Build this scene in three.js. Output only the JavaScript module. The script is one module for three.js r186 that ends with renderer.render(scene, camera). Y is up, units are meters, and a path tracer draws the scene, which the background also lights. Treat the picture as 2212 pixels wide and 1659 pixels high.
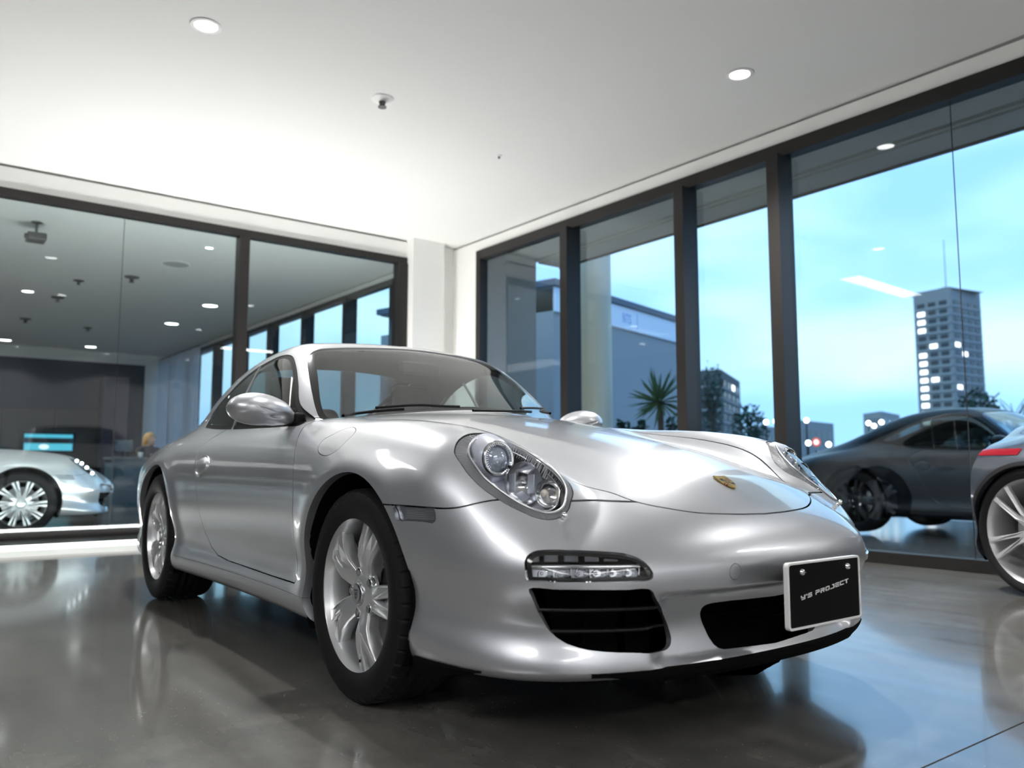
import * as THREE from 'three';
import { RoundedBoxGeometry } from 'three/addons/geometries/RoundedBoxGeometry.js';
import * as BGU from 'three/addons/utils/BufferGeometryUtils.js';
import { FontLoader } from 'three/addons/loaders/FontLoader.js';
import { TextGeometry } from 'three/addons/geometries/TextGeometry.js';
import { RectAreaLightUniformsLib } from 'three/addons/lights/RectAreaLightUniformsLib.js';

RectAreaLightUniformsLib.init();
// World frame = the silver coupe's frame: +x its nose, +y up, +z its right flank; origin on the floor under its front axle.
const scene = new THREE.Scene();
const camera = new THREE.PerspectiveCamera(2 * Math.atan(829.5 / 1727.69) * 180 / Math.PI, 2212 / 1659, 0.1, 1500);
camera.position.set(2.28804, 0.71516, 1.94948);
camera.quaternion.setFromRotationMatrix(new THREE.Matrix4().makeBasis(
  new THREE.Vector3(0.59728621, 0.0010484, -0.80202748),
  new THREE.Vector3(0.08012347, 0.99491853, 0.06097013),
  new THREE.Vector3(0.79801592, -0.10067784, 0.59416711)));
camera.focus = 2.75; camera.userData.fStop = 2.4;
const renderer = new THREE.WebGLRenderer();
renderer.toneMapping = THREE.LinearToneMapping;
renderer.toneMappingExposure = 1.12;
renderer.shadowMap.enabled = true;
// dusk sky: clear blue with bands of pale cloud
{
  const W = 1024, H = 512, D = new Float32Array(W * H * 4);
  const hash = (i, j, k) => { let n = (i * 374761393 + j * 668265263 + k * 2147483647) | 0; n = Math.imul(n ^ (n >>> 13), 1274126177); return ((n ^ (n >>> 16)) >>> 0) / 4294967296; };
  const noise = (x, y, z) => { const i = Math.floor(x), j = Math.floor(y), k = Math.floor(z), f = x - i, g = y - j, h = z - k, s = t => t * t * (3 - 2 * t), u = s(f), v = s(g), w = s(h); let r = 0; for (let a = 0; a < 2; a++) for (let b = 0; b < 2; b++) for (let c = 0; c < 2; c++) r += hash(i + a, j + b, k + c) * (a ? u : 1 - u) * (b ? v : 1 - v) * (c ? w : 1 - w); return r; };
  for (let j = 0; j < H; j++) for (let i = 0; i < W; i++) {
    const el = (j + .5) / H * Math.PI - Math.PI / 2, az = i / W * 2 * Math.PI, y = Math.sin(el), c = Math.cos(el), x = c * Math.cos(az), z = c * Math.sin(az);
    let n = 0, am = .5, fr = 2.2; for (let o = 0; o < 5; o++) { n += am * noise(x * fr + 7, y * fr * 3.4 + 3, z * fr + 11); am *= .5; fr *= 2.05; }
    const cl = Math.min(1, Math.max(0, (n - .40) / .24)), up = Math.max(0, y), t = Math.exp(-up * 2.6);
    const w = Math.max(0, -x), dk = w * w * .85, base = [(.15 + .14 * t) * (1 - dk), (.45 + .15 * t) * (1 - .6 * dk), 1.04], cloud = [.66, .99, 1.2], m = .15 + .8 * cl;
    const k = (j * W + i) * 4; for (let q = 0; q < 3; q++) D[k + q] = (base[q] * (1 - m) + cloud[q] * m) * (y < 0 ? .35 : 1); D[k + 3] = 1;
  }
  const t = new THREE.DataTexture(D, W, H, THREE.RGBAFormat, THREE.FloatType); t.mapping = THREE.EquirectangularReflectionMapping; t.magFilter = THREE.LinearFilter; t.minFilter = THREE.LinearFilter; t.needsUpdate = true;
  scene.background = t; scene.backgroundIntensity = 1.45;
}
// ---------- small maths ----------
const { PI, abs, min, max, sqrt, sin, cos, hypot, atan2, floor, exp } = Math;
const clamp = (v, a, b) => v < a ? a : v > b ? b : v;
const sstep = (a, b, v) => { const t = clamp((v - a) / (b - a), 0, 1); return t * t * (3 - 2 * t); };
const lerp = (a, b, t) => a + (b - a) * t;
const smax = (a, b, k) => { const h = max(k - abs(a - b), 0) / k; return max(a, b) + h * h * k * .25; };
const smin = (a, b, k) => -smax(-a, -b, k);
function rng(seed) { let s = seed >>> 0; return () => ((s = (Math.imul(s, 1664525) + 1013904223) >>> 0) / 4294967296); }
// natural cubic spline through [x, y] pairs, linear beyond its ends
function spline(pts) {
  const p = [...pts].sort((a, b) => a[0] - b[0]), n = p.length, X = p.map(q => q[0]), Y = p.map(q => q[1]);
  const h = [], al = [0], l = [1], mu = [0], zz = [0], c = Array(n).fill(0), b = [], d = [];
  for (let i = 0; i < n - 1; i++) h[i] = X[i + 1] - X[i];
  for (let i = 1; i < n - 1; i++) al[i] = 3 / h[i] * (Y[i + 1] - Y[i]) - 3 / h[i - 1] * (Y[i] - Y[i - 1]);
  for (let i = 1; i < n - 1; i++) { l[i] = 2 * (X[i + 1] - X[i - 1]) - h[i - 1] * mu[i - 1]; mu[i] = h[i] / l[i]; zz[i] = (al[i] - h[i - 1] * zz[i - 1]) / l[i]; }
  for (let j = n - 2; j >= 0; j--) { c[j] = (zz[j] || 0) - (mu[j] || 0) * c[j + 1]; b[j] = (Y[j + 1] - Y[j]) / h[j] - h[j] * (c[j + 1] + 2 * c[j]) / 3; d[j] = (c[j + 1] - c[j]) / (3 * h[j]); }
  const f = x => {
    if (x <= X[0]) return Y[0] + b[0] * (x - X[0]);
    if (x >= X[n - 1]) { const i = n - 2, t = h[i]; return Y[n - 1] + (b[i] + 2 * c[i] * t + 3 * d[i] * t * t) * (x - X[n - 1]); }
    let i = 0; while (x > X[i + 1]) i++;
    const t = x - X[i]; return Y[i] + t * (b[i] + t * (c[i] + t * d[i]));
  };
  // tabulate for speed
  const N = 2048, x0 = X[0] - .5, x1 = X[n - 1] + .5, T = new Float64Array(N + 1);
  for (let i = 0; i <= N; i++) T[i] = f(x0 + (x1 - x0) * i / N);
  return x => { const u = (x - x0) / (x1 - x0) * N; if (u < 0 || u >= N) return f(x); const i = u | 0; return T[i] + (T[i + 1] - T[i]) * (u - i); };
}
// closed smooth curve through 2-D points, sampled
function curve2(pts, closed = true, n = 160, tension = .5) {
  const c = new THREE.CatmullRomCurve3(pts.map(([a, b]) => new THREE.Vector3(a, b, 0)), closed, 'centripetal', tension);
  return c.getSpacedPoints(n).slice(0, closed ? n : n + 1).map(v => [v.x, v.y]);
}
// polygon with rounded corners: [x, y, r]
function roundPoly(pts, seg = 6) {
  const out = [], n = pts.length;
  pts.forEach((p, i) => {
    const a = pts[(i + n - 1) % n], b = pts[(i + 1) % n], r = p[2] || 0;
    if (!r) { out.push([p[0], p[1]]); return; }
    const ua = [a[0] - p[0], a[1] - p[1]], ub = [b[0] - p[0], b[1] - p[1]], la = hypot(...ua), lb = hypot(...ub);
    const q = min(r, la * .49, lb * .49), A = [p[0] + ua[0] / la * q, p[1] + ua[1] / la * q], B = [p[0] + ub[0] / lb * q, p[1] + ub[1] / lb * q];
    for (let k = 0; k <= seg; k++) { const t = k / seg, s = 1 - t; out.push([s * s * A[0] + 2 * s * t * p[0] + t * t * B[0], s * s * A[1] + 2 * s * t * p[1] + t * t * B[1]]); }
  });
  return out;
}
function polySdf(P) {
  const n = P.length;
  return (x, y) => {
    let d = 1e9, inside = false;
    for (let i = 0, j = n - 1; i < n; j = i++) {
      const ax = P[j][0], ay = P[j][1], bx = P[i][0], by = P[i][1], ex = bx - ax, ey = by - ay, wx = x - ax, wy = y - ay;
      const t = clamp((wx * ex + wy * ey) / (ex * ex + ey * ey + 1e-18), 0, 1), dx = wx - ex * t, dy = wy - ey * t;
      const q = dx * dx + dy * dy; if (q < d) d = q;
      if ((by > y) !== (ay > y) && x < (ax - bx) * (y - by) / (ay - by) + bx) inside = !inside;
    }
    return inside ? -sqrt(d) : sqrt(d);
  };
}
// ---------- the coupe's body as a distance-like field (x nose, y up, z half width) ----------
const PLAN = (() => {
  const half = [[0.958, 0], [0.951, .2], [0.928, .36], [0.893, .49], [0.843, .595], [0.775, .688], [0.69, .765], [0.59, .815], [0.47, .845], [0.3, .866], [0.1, .88], [-0.1, .884], [-0.35, .876], [-0.7, .865], [-1.1, .863], [-1.5, .872], [-1.85, .889], [-2.2, .903], [-2.5, .902], [-2.8, .882], [-3.05, .835], [-3.25, .745], [-3.39, .58], [-3.46, .35], [-3.48, 0]];
  const full = [...half, ...half.slice(1, -1).reverse().map(([a, b]) => [a, -b])];
  const P = curve2(full, true, 520);
  const sdf = polySdf(P), h = .02, x0 = -3.9, nx = 270, nz = 66, z0 = -.1;
  const G = new Float32Array(nx * nz);
  for (let i = 0; i < nx; i++) for (let k = 0; k < nz; k++) G[i * nz + k] = sdf(x0 + i * h, abs(z0 + k * h));
  const w = (t, o) => { const t2 = t * t, t3 = t2 * t; o[0] = -.5 * t3 + t2 - .5 * t; o[1] = 1.5 * t3 - 2.5 * t2 + 1; o[2] = -1.5 * t3 + 2 * t2 + .5 * t; o[3] = .5 * t3 - .5 * t2; };
  const a = [0, 0, 0, 0], b = [0, 0, 0, 0];
  return (x, z) => {
    const u = clamp((x - x0) / h, 1, nx - 3), v = clamp((z - z0) / h, 1, nz - 3), i = u | 0, k = v | 0; w(u - i, a); w(v - k, b);
    let s = 0; for (let m = 0; m < 4; m++) { const r = (i + m - 1) * nz + k - 1; s += a[m] * (b[0] * G[r] + b[1] * G[r + 1] + b[2] * G[r + 2] + b[3] * G[r + 3]); }
    return s;
  };
})();
const S_SIDE = spline([[.1, .12], [.14, .075], [.18, .04], [.22, .016], [.265, .008], [.31, .02], [.36, .026], [.44, .012], [.54, 0], [.62, .001], [.70, .014], [.78, .045], [.86, .1], [.94, .18], [1.05, .3]]);
const S_FRONT = spline([[.1, .15], [.16, .085], [.195, .05], [.22, .042], [.27, .05], [.32, .045], [.37, .02], [.42, .003], [.46, 0], [.5, .012], [.55, .042], [.60, .086], [.65, .145], [.72, .25], [.85, .5]]);
const S_REAR = spline([[.1, .2], [.2, .08], [.3, .03], [.42, 0], [.55, 0], [.65, .03], [.75, .09], [.85, .2], [.95, .35]]);
const HOOD = spline([[1.05, .50], [.96, .568], [.87, .612], [.75, .664], [.5, .745], [.25, .807], [0, .858], [-.25, .902], [-.5, .932], [-.75, .93], [-1.1, .9], [-1.6, .88], [-2.2, .86], [-2.8, .84], [-3.3, .77], [-3.6, .68]]);
const CREST = spline([[.86, .36], [.80, .46], [.75, .56], [.69, .648], [.6, .72], [.5, .775], [.39, .813], [.216, .842], [.07, .857], [-.1, .866], [-.3, .874], [-.5, .88], [-.8, .89], [-1.2, .908], [-1.6, .903], [-2.0, .889], [-2.35, .868], [-2.7, .838], [-3.0, .80], [-3.3, .74], [-3.6, .65]]);
const CRESTZ = spline([[.8, .60], [.6, .625], [.39, .65], [0, .672], [-.5, .70], [-1, .715], [-1.6, .725], [-2.35, .74], [-2.8, .71], [-3.3, .6]]);
const ROOF = spline([[-.05, .60], [-.25, .765], [-.5, .932], [-.65, 1.03], [-.8, 1.12], [-.95, 1.2], [-1.1, 1.27], [-1.25, 1.31], [-1.45, 1.326], [-1.7, 1.315], [-1.95, 1.276], [-2.2, 1.203], [-2.5, 1.082], [-2.8, .968], [-3.05, .88], [-3.3, .795], [-3.5, .71]]);
const KSHIFT = spline([[-.3, .74], [-.7, .72], [-.9, .52], [-1.1, .3], [-1.3, .12], [-1.5, .02], [-1.8, -.05], [-2.2, -.16], [-2.8, -.22]]);
const CABW = spline([[-.2, .63], [-.45, .665], [-.7, .70], [-1.0, .733], [-1.4, .748], [-1.8, .738], [-2.2, .70], [-2.6, .63], [-3, .53], [-3.4, .4]]);
const CABK = spline([[-.2, .02], [-.7, .025], [-1.4, .03], [-1.9, .07], [-2.4, .14], [-3.4, .16]]);
function cabin(x, y, z) {
  const xs = x + KSHIFT(x) * z * z, top = (y - ROOF(xs) + .12 * z * z) * .87, e = smax(y - .9, -.03, .06);
  const side = (z - (CABW(x) - .36 * e - .38 * e * abs(e))) * .93;
  return smax(top, side, .1);
}
function lower(x, y, z) {
  const tf = sstep(.38, .8, x), tr = sstep(-2.85, -3.3, x);
  let ins = lerp(lerp(S_SIDE(y), S_FRONT(y), tf), S_REAR(y), tr);
  if (x > .3) {
    ins += .03 * sstep(.47, .39, z) * sstep(.402, .385, y) * sstep(.205, .235, y) * sstep(.6, .8, x);      // tucked-in middle of the lower apron
    ins -= .022 * tf * sstep(.45, .75, z) * sstep(.33, .22, y);                                        // lip runs out wide at the corners
  }
  // wheel-arch lips
  const rf = hypot(x, y - .335), rr = hypot(x + 2.35, y - .345);
  if (rf < .62) ins -= .009 * exp(-(((rf - .385) / .055) ** 2)) * sstep(.2, .35, y);
  if (rr < .62) ins -= .009 * exp(-(((rr - .395) / .055) ** 2)) * sstep(.2, .35, y);
  const side = PLAN(x, z) + ins;
  const hz = z / .5, hood = HOOD(x) - lerp(.028, .046, sstep(-.5, .1, x)) * hz * hz - .02 * hz * hz * hz * hz * sstep(.2, .7, x);
  const dz = z - CRESTZ(x), fen = CREST(x) - dz * dz / (dz > 0 ? .62 : .30);
  const top = (y - smax(hood, fen, .055)) * .9;
  return smax(smax(side, top, .1), .183 - y, .03);
}
function bodyField(x, y, zz) {
  const z = abs(zz), lo = lower(x, y, z);
  if (y < .55 || x > .4) return lo;
  return smin(lo, cabin(x, y, z), CABK(x));
}
// ---------- meshing: surface nets, vertices pulled onto the field ----------
function normalAt(F, x, y, z, e = .0015) {
  const a = F(x + e, y, z) - F(x - e, y, z), b = F(x, y + e, z) - F(x, y - e, z), c = F(x, y, z + e) - F(x, y, z - e), l = hypot(a, b, c) || 1;
  return [a / l, b / l, c / l, l / (2 * e)];
}
function surfaceNets(F, lo, hi, h) {
  const n = [0, 1, 2].map(i => Math.ceil((hi[i] - lo[i]) / h) + 1), [nx, ny, nz] = n, C = 4;
  const V = new Float32Array(nx * ny * nz).fill(NaN), id = (i, j, k) => (i * ny + j) * nz + k;
  // coarse pass marks the blocks worth sampling
  for (let i = 0; i < nx; i += C) for (let j = 0; j < ny; j += C) for (let k = 0; k < nz; k += C) {
    const d = F(lo[0] + (i + C / 2) * h, lo[1] + (j + C / 2) * h, lo[2] + (k + C / 2) * h);
    if (abs(d) > h * C * 1.9) { const s = d > 0 ? 1 : -1; for (let a = i; a < min(i + C, nx); a++) for (let b = j; b < min(j + C, ny); b++) for (let c = k; c < min(k + C, nz); c++) V[id(a, b, c)] = s; continue; }
    for (let a = i; a < min(i + C, nx); a++) for (let b = j; b < min(j + C, ny); b++) for (let c = k; c < min(k + C, nz); c++) V[id(a, b, c)] = F(lo[0] + a * h, lo[1] + b * h, lo[2] + c * h);
  }
  const pos = [], map = new Int32Array(nx * ny * nz).fill(-1), E = [[0, 1], [2, 3], [4, 5], [6, 7], [0, 2], [1, 3], [4, 6], [5, 7], [0, 4], [1, 5], [2, 6], [3, 7]];
  const v = Array(8);
  for (let i = 0; i < nx - 1; i++) for (let j = 0; j < ny - 1; j++) for (let k = 0; k < nz - 1; k++) {
    let m = 0; for (let q = 0; q < 8; q++) { v[q] = V[id(i + (q & 1), j + (q >> 1 & 1), k + (q >> 2))]; if (v[q] < 0) m |= 1 << q; }
    if (!m || m === 255) continue;
    let sx = 0, sy = 0, sz = 0, c = 0;
    for (const [a, b] of E) if ((v[a] < 0) !== (v[b] < 0)) { const t = v[a] / (v[a] - v[b]); sx += lerp(a & 1, b & 1, t); sy += lerp(a >> 1 & 1, b >> 1 & 1, t); sz += lerp(a >> 2, b >> 2, t); c++; }
    let p = [lo[0] + (i + sx / c) * h, lo[1] + (j + sy / c) * h, lo[2] + (k + sz / c) * h];
    for (let it = 0; it < 3; it++) { const g = normalAt(F, ...p), d = clamp(F(...p) / g[3], -h * .7, h * .7); p = [p[0] - g[0] * d, p[1] - g[1] * d, p[2] - g[2] * d]; }
    map[id(i, j, k)] = pos.length; pos.push(p);
  }
  const tri = [], quad = (a, b, c, d, f) => { if (a < 0 || b < 0 || c < 0 || d < 0) return; if (f) tri.push([a, b, c], [a, c, d]); else tri.push([a, c, b], [a, d, c]); };
  for (let i = 1; i < nx - 1; i++) for (let j = 1; j < ny - 1; j++) for (let k = 1; k < nz - 1; k++) {
    const s = V[id(i, j, k)] < 0;
    if (s !== V[id(i + 1, j, k)] < 0) quad(map[id(i, j - 1, k - 1)], map[id(i, j, k - 1)], map[id(i, j, k)], map[id(i, j - 1, k)], s);
    if (s !== V[id(i, j + 1, k)] < 0) quad(map[id(i - 1, j, k - 1)], map[id(i - 1, j, k)], map[id(i, j, k)], map[id(i, j, k - 1)], s);
    if (s !== V[id(i, j, k + 1)] < 0) quad(map[id(i - 1, j - 1, k)], map[id(i, j - 1, k)], map[id(i, j, k)], map[id(i - 1, j, k)], s);
  }
  const nor = pos.map(p => normalAt(F, ...p).slice(0, 3));
  return { pos, nor, tri };
}
// split a mesh where g(p) crosses zero; keeps g < 0
function keep(M, g) {
  const d = M.pos.map(p => g(p[0], p[1], p[2])), pos = [], nor = [], tri = [], remap = new Map(), cut = new Map();
  const vtx = i => { let r = remap.get(i); if (r === undefined) { r = pos.length; remap.set(i, r); pos.push(M.pos[i]); nor.push(M.nor[i]); } return r; };
  const edge = (i, j) => {
    const key = i < j ? i * 4194304 + j : j * 4194304 + i; let r = cut.get(key); if (r !== undefined) return r;
    let t = d[i] / (d[i] - d[j]);
    const A = M.pos[i], B = M.pos[j], at = t => [0, 1, 2].map(q => lerp(A[q], B[q], t));
    let lo = 0, hi = 1; const s = d[i] < 0;
    for (let it = 0; it < 5; it++) { const m = g(...at(t)); if ((m < 0) === s) lo = t; else hi = t; t = (lo + hi) / 2; }
    const n = [0, 1, 2].map(q => lerp(M.nor[i][q], M.nor[j][q], t)), l = hypot(...n);
    r = pos.length; pos.push(at(t)); nor.push(n.map(q => q / l)); cut.set(key, r); return r;
  };
  for (const T of M.tri) {
    const c = (d[T[0]] < 0) + (d[T[1]] < 0) + (d[T[2]] < 0);
    if (!c) continue;
    if (c === 3) { tri.push([vtx(T[0]), vtx(T[1]), vtx(T[2])]); continue; }
    const P = [];
    for (let q = 0; q < 3; q++) { const i = T[q], j = T[(q + 1) % 3]; if (d[i] < 0) P.push(vtx(i)); if ((d[i] < 0) !== (d[j] < 0)) P.push(edge(i, j)); }
    for (let q = 1; q + 1 < P.length; q++) tri.push([P[0], P[q], P[q + 1]]);
  }
  return { pos, nor, tri };
}
// turn open edges inwards by `depth` (panel returns); `where` limits which edges
function flange(M, depth, where) {
  const use = new Map();
  for (const T of M.tri) for (let q = 0; q < 3; q++) { const a = T[q], b = T[(q + 1) % 3], k = a < b ? a * 4194304 + b : b * 4194304 + a; use.set(k, use.has(k) ? null : [a, b]); }
  const pos = [...M.pos], nor = [...M.nor], tri = [...M.tri];
  for (const e of use.values()) {
    if (!e) continue; const [a, b] = e, A = M.pos[a], B = M.pos[b]; if (where && !where(A)) continue;
    const na = M.nor[a], nb = M.nor[b], dep = typeof depth === 'function' ? depth(A) : depth;
    const A2 = A.map((v, i) => v - na[i] * dep), B2 = B.map((v, i) => v - nb[i] * dep);
    const t = [B[0] - A[0], B[1] - A[1], B[2] - A[2]], n = [t[1] * na[2] - t[2] * na[1], t[2] * na[0] - t[0] * na[2], t[0] * na[1] - t[1] * na[0]], l = hypot(...n) || 1, m = n.map(v => v / l);
    const s = pos.length; pos.push(A, B, B2, A2); nor.push(m, m, m, m); tri.push([s, s + 2, s + 1], [s, s + 3, s + 2]);
  }
  return { pos, nor, tri };
}
function offsetMesh(M, o) { return { pos: M.pos.map((p, i) => p.map((v, q) => v + M.nor[i][q] * o)), nor: M.nor, tri: M.tri }; }
function toGeo(M) {
  const g = new THREE.BufferGeometry();
  g.setAttribute('position', new THREE.BufferAttribute(new Float32Array(M.pos.flat()), 3));
  g.setAttribute('normal', new THREE.BufferAttribute(new Float32Array(M.nor.flat()), 3));
  const uv = new Float32Array(M.pos.length * 2); M.pos.forEach((p, i) => { uv[2 * i] = p[0]; uv[2 * i + 1] = p[1] + p[2]; });
  g.setAttribute('uv', new THREE.BufferAttribute(uv, 2));
  g.setIndex(M.tri.flat()); return g;
}
// ---------- pixels of the 2212 x 1659 frame to points on a surface ----------
const CAM = camera.position.toArray();
camera.updateMatrixWorld();
function rayOf(u, v) { const d = new THREE.Vector3((u - 1106) / 1727.69, -(v - 829.5) / 1727.69, -1).applyQuaternion(camera.quaternion).normalize(); return [d.x, d.y, d.z]; }
function onField(F, u, v) {
  const d = rayOf(u, v), f = t => F(CAM[0] + d[0] * t, CAM[1] + d[1] * t, CAM[2] + d[2] * t); let t = .9, p = t;
  for (;;) { const q = f(t); if (q < 0) break; p = t; t += clamp(q * .4, .002, .06); if (t > 8) return null; }
  for (let i = 0; i < 24; i++) { const m = (p + t) / 2; if (f(m) < 0) t = m; else p = m; }
  return [0, 1, 2].map(i => CAM[i] + d[i] * t);
}
function onPlane(u, v, axis, val) { const d = rayOf(u, v), t = (val - CAM[axis]) / d[axis]; return [0, 1, 2].map(i => CAM[i] + d[i] * t); }
const crop = (ox, oy, s, pts) => pts.map(([a, b]) => [ox + a / s, oy + b / s]);
const trace = px => px.map(([u, v]) => onField(bodyField, u, v)).filter(Boolean);
// best frame for a loop of 3-D points: centre, two axes, outward normal taken from the field
function loopFrame(P) {
  const c = [0, 1, 2].map(i => P.reduce((s, p) => s + p[i], 0) / P.length); const n = new THREE.Vector3();
  P.forEach((p, i) => { const q = P[(i + 1) % P.length]; n.add(new THREE.Vector3(p[0] - c[0], p[1] - c[1], p[2] - c[2]).cross(new THREE.Vector3(q[0] - c[0], q[1] - c[1], q[2] - c[2]))); });
  n.normalize(); const g = normalAt(bodyField, ...c); if (n.x * g[0] + n.y * g[1] + n.z * g[2] < 0) n.negate();
  const e1 = new THREE.Vector3(1, 0, 0).addScaledVector(n, -n.x).normalize(), e2 = new THREE.Vector3().crossVectors(n, e1);
  const to = (x, y, z) => { const X = x - c[0], Y = y - c[1], Z = z - c[2]; return [X * e1.x + Y * e1.y + Z * e1.z, X * e2.x + Y * e2.y + Z * e2.z, X * n.x + Y * n.y + Z * n.z]; };
  const from = (a, b, h = 0) => [c[0] + e1.x * a + e2.x * b + n.x * h, c[1] + e1.y * a + e2.y * b + n.y * h, c[2] + e1.z * a + e2.z * b + n.z * h];
  return { c, n, e1, e2, to, from, poly: P.map(p => to(...p).slice(0, 2)) };
}
// region on the body bounded by a traced loop (mirrored to both flanks), negative inside
function loopRegion(px, smooth = 120, reach = .2, pts) {
  const fr = loopFrame(pts || trace(px)), P = smooth ? curve2(fr.poly, true, smooth) : fr.poly, s = polySdf(P);
  const r = P.reduce((m, p) => max(m, hypot(...p)), 0) + .08;
  const f = (x, y, z) => { const [a, b, h] = fr.to(x, y, abs(z)); return abs(h) > reach || hypot(a, b) > r ? .05 : s(a, b); };
  return Object.assign(f, { fr, P });
}
// ---------- scene bookkeeping ----------
const taken = new Map();
function numbered(n) { const k = taken.get(n) || 0; taken.set(n, k + 1); return k ? n + '_' + String(k).padStart(3, '0') : n; }
function tag(o, label, category, group) { o.userData = { label, category }; if (group) o.userData.group = group; return o; }
function lit(o) { o.traverse(m => { if (m.isMesh) { m.castShadow = true; m.receiveShadow = true; } }); return o; }
function thing(name, label, category, [x, y, z] = [0, 0, 0], turn = 0, group) {
  const g = new THREE.Group(); g.name = numbered(name); g.position.set(x, y, z); g.rotation.y = turn; tag(g, label, category, group); scene.add(g); return g;
}
function part(name, geo, mat, parent, label) {
  if (Array.isArray(geo)) geo = merge(geo);
  const m = new THREE.Mesh(geo, mat); m.name = name; m.castShadow = m.receiveShadow = true; if (label) m.userData.label = label; parent.add(m); return m;
}
function merge(list) { const L = list.map(g => { const q = g.index ? g.toNonIndexed() : g; for (const k of Object.keys(q.attributes)) if (!['position', 'normal', 'uv'].includes(k)) q.deleteAttribute(k); if (!q.attributes.uv) q.setAttribute('uv', new THREE.BufferAttribute(new Float32Array(q.attributes.position.count * 2), 2)); return q; }); return BGU.mergeGeometries(L); }
const box = (w, h, d, x = 0, y = 0, z = 0) => new THREE.BoxGeometry(w, h, d).translate(x, y, z);
const rbox = (w, h, d, r, x = 0, y = 0, z = 0, s = 2) => new RoundedBoxGeometry(w, h, d, s, r).translate(x, y, z);
const V3 = (a) => new THREE.Vector3(...a);
function tube(pts, r, seg = 40, rad = 8, closed = false) { return new THREE.TubeGeometry(new THREE.CatmullRomCurve3(pts.map(V3), closed, 'centripetal'), seg, r, rad, closed); }
function cyl(r0, r1, h, seg = 32, open = false) { return new THREE.CylinderGeometry(r0, r1, h, seg, 1, open); }
function lathe(pts, seg = 64) { return new THREE.LatheGeometry(pts.map(([a, b]) => new THREE.Vector2(a, b)), seg); }
const std = (o) => new THREE.MeshStandardMaterial({ side: THREE.DoubleSide, ...o });
const phy = (o) => new THREE.MeshPhysicalMaterial({ side: THREE.DoubleSide, ...o });
const rgb = (r, g, b) => new THREE.Color().setRGB(r, g, b);
const M = {
  paint: phy({ color: rgb(.53, .545, .58), metalness: .75, roughness: .36, clearcoat: 1, clearcoatRoughness: .06 }),
  black: phy({ color: rgb(.008, .008, .009), roughness: .5, specularIntensity: .3 }),
  blackGloss: phy({ color: rgb(.01, .01, .011), roughness: .12, clearcoat: .6 }),
  rubber: phy({ color: rgb(.011, .011, .012), roughness: .6, specularIntensity: .35 }),
  seal: phy({ color: rgb(.008, .008, .008), roughness: .6, specularIntensity: .3 }),
  liner: phy({ color: rgb(.004, .004, .004), roughness: .9, specularIntensity: .1 }),
  grille: phy({ color: rgb(.008, .008, .009), roughness: .45, specularIntensity: .45 }),
  trim: phy({ color: rgb(.025, .025, .028), roughness: .8, specularIntensity: .3 }),
  chrome: std({ color: rgb(.86, .87, .88), metalness: 1, roughness: .08 }),
  satin: std({ color: rgb(.62, .63, .65), metalness: 1, roughness: .28 }),
  wheel: phy({ color: rgb(.72, .73, .75), metalness: .75, roughness: .3, clearcoat: .5, clearcoatRoughness: .1 }),
  disc: std({ color: rgb(.3, .3, .31), metalness: 1, roughness: .35 }),
  caliper: std({ color: rgb(.03, .03, .032), roughness: .4 }),
  glass: phy({ color: rgb(.86, .93, .95), transmission: 1, roughness: 0, ior: 2.7, thickness: 0 }),
  tint: phy({ color: rgb(.34, .4, .39), transmission: 1, roughness: 0, ior: 1.52, thickness: 0 }),
  lens: phy({ color: rgb(.97, .98, 1), transmission: 1, roughness: 0, ior: 1.5, thickness: 0 }),
  white: std({ color: rgb(.8, .8, .8), roughness: .5 }),
};
// ---------- outlines read from the photograph ----------
const OUT = {
  fog: crop(1100, 1160, 5.53, [[182, 300], [215, 222], [290, 172], [400, 152], [700, 155], [1000, 165], [1250, 180], [1400, 200], [1530, 245], [1640, 320], [1715, 420], [1725, 470], [1690, 513], [1600, 530], [1200, 540], [800, 543], [400, 538], [240, 530], [205, 515], [190, 420]]),
  intake: crop(1100, 1160, 5.53, [[235, 618], [600, 628], [1000, 632], [1400, 632], [1690, 630], [1760, 750], [1830, 890], [1890, 1050], [1935, 1215], [1925, 1290], [1880, 1345], [1780, 1372], [1500, 1385], [1200, 1375], [950, 1350], [800, 1315], [680, 1270], [580, 1210], [480, 1120], [400, 1000], [330, 870], [275, 730]]),
  fuel: crop(280, 720, 3.253, [[1328, 795], [1360, 750], [1430, 710], [1500, 677], [1560, 660], [1590, 677], [1575, 708], [1520, 762], [1460, 820], [1400, 855], [1350, 855], [1325, 828]]),
  marker: crop(640, 980, 2.9636, [[612, 330], [700, 336], [790, 343], [878, 352], [893, 395], [887, 440], [800, 436], [720, 430], [640, 423], [628, 375]]),
  sideWin: crop(280, 720, 3.253, [[532, 652], [560, 600], [620, 512], [700, 420], [780, 337], [860, 270], [950, 212], [1040, 167], [1105, 150], [1148, 165], [1170, 225], [1187, 350], [1202, 500], [1212, 640], [1100, 655], [900, 668], [700, 676], [565, 670]]),
  door: crop(280, 720, 3.253, [[1228, 655], [1190, 720], [1166, 800], [1156, 900], [1151, 1100], [1152, 1400], [1163, 1740], [1165, 1755], [1150, 1752], [1000, 1705], [850, 1652], [700, 1600], [620, 1560], [575, 1500], [530, 1400], [490, 1250], [466, 1100], [459, 1000], [463, 900], [485, 820], [560, 750], [640, 700], [680, 677]]),
};
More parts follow.
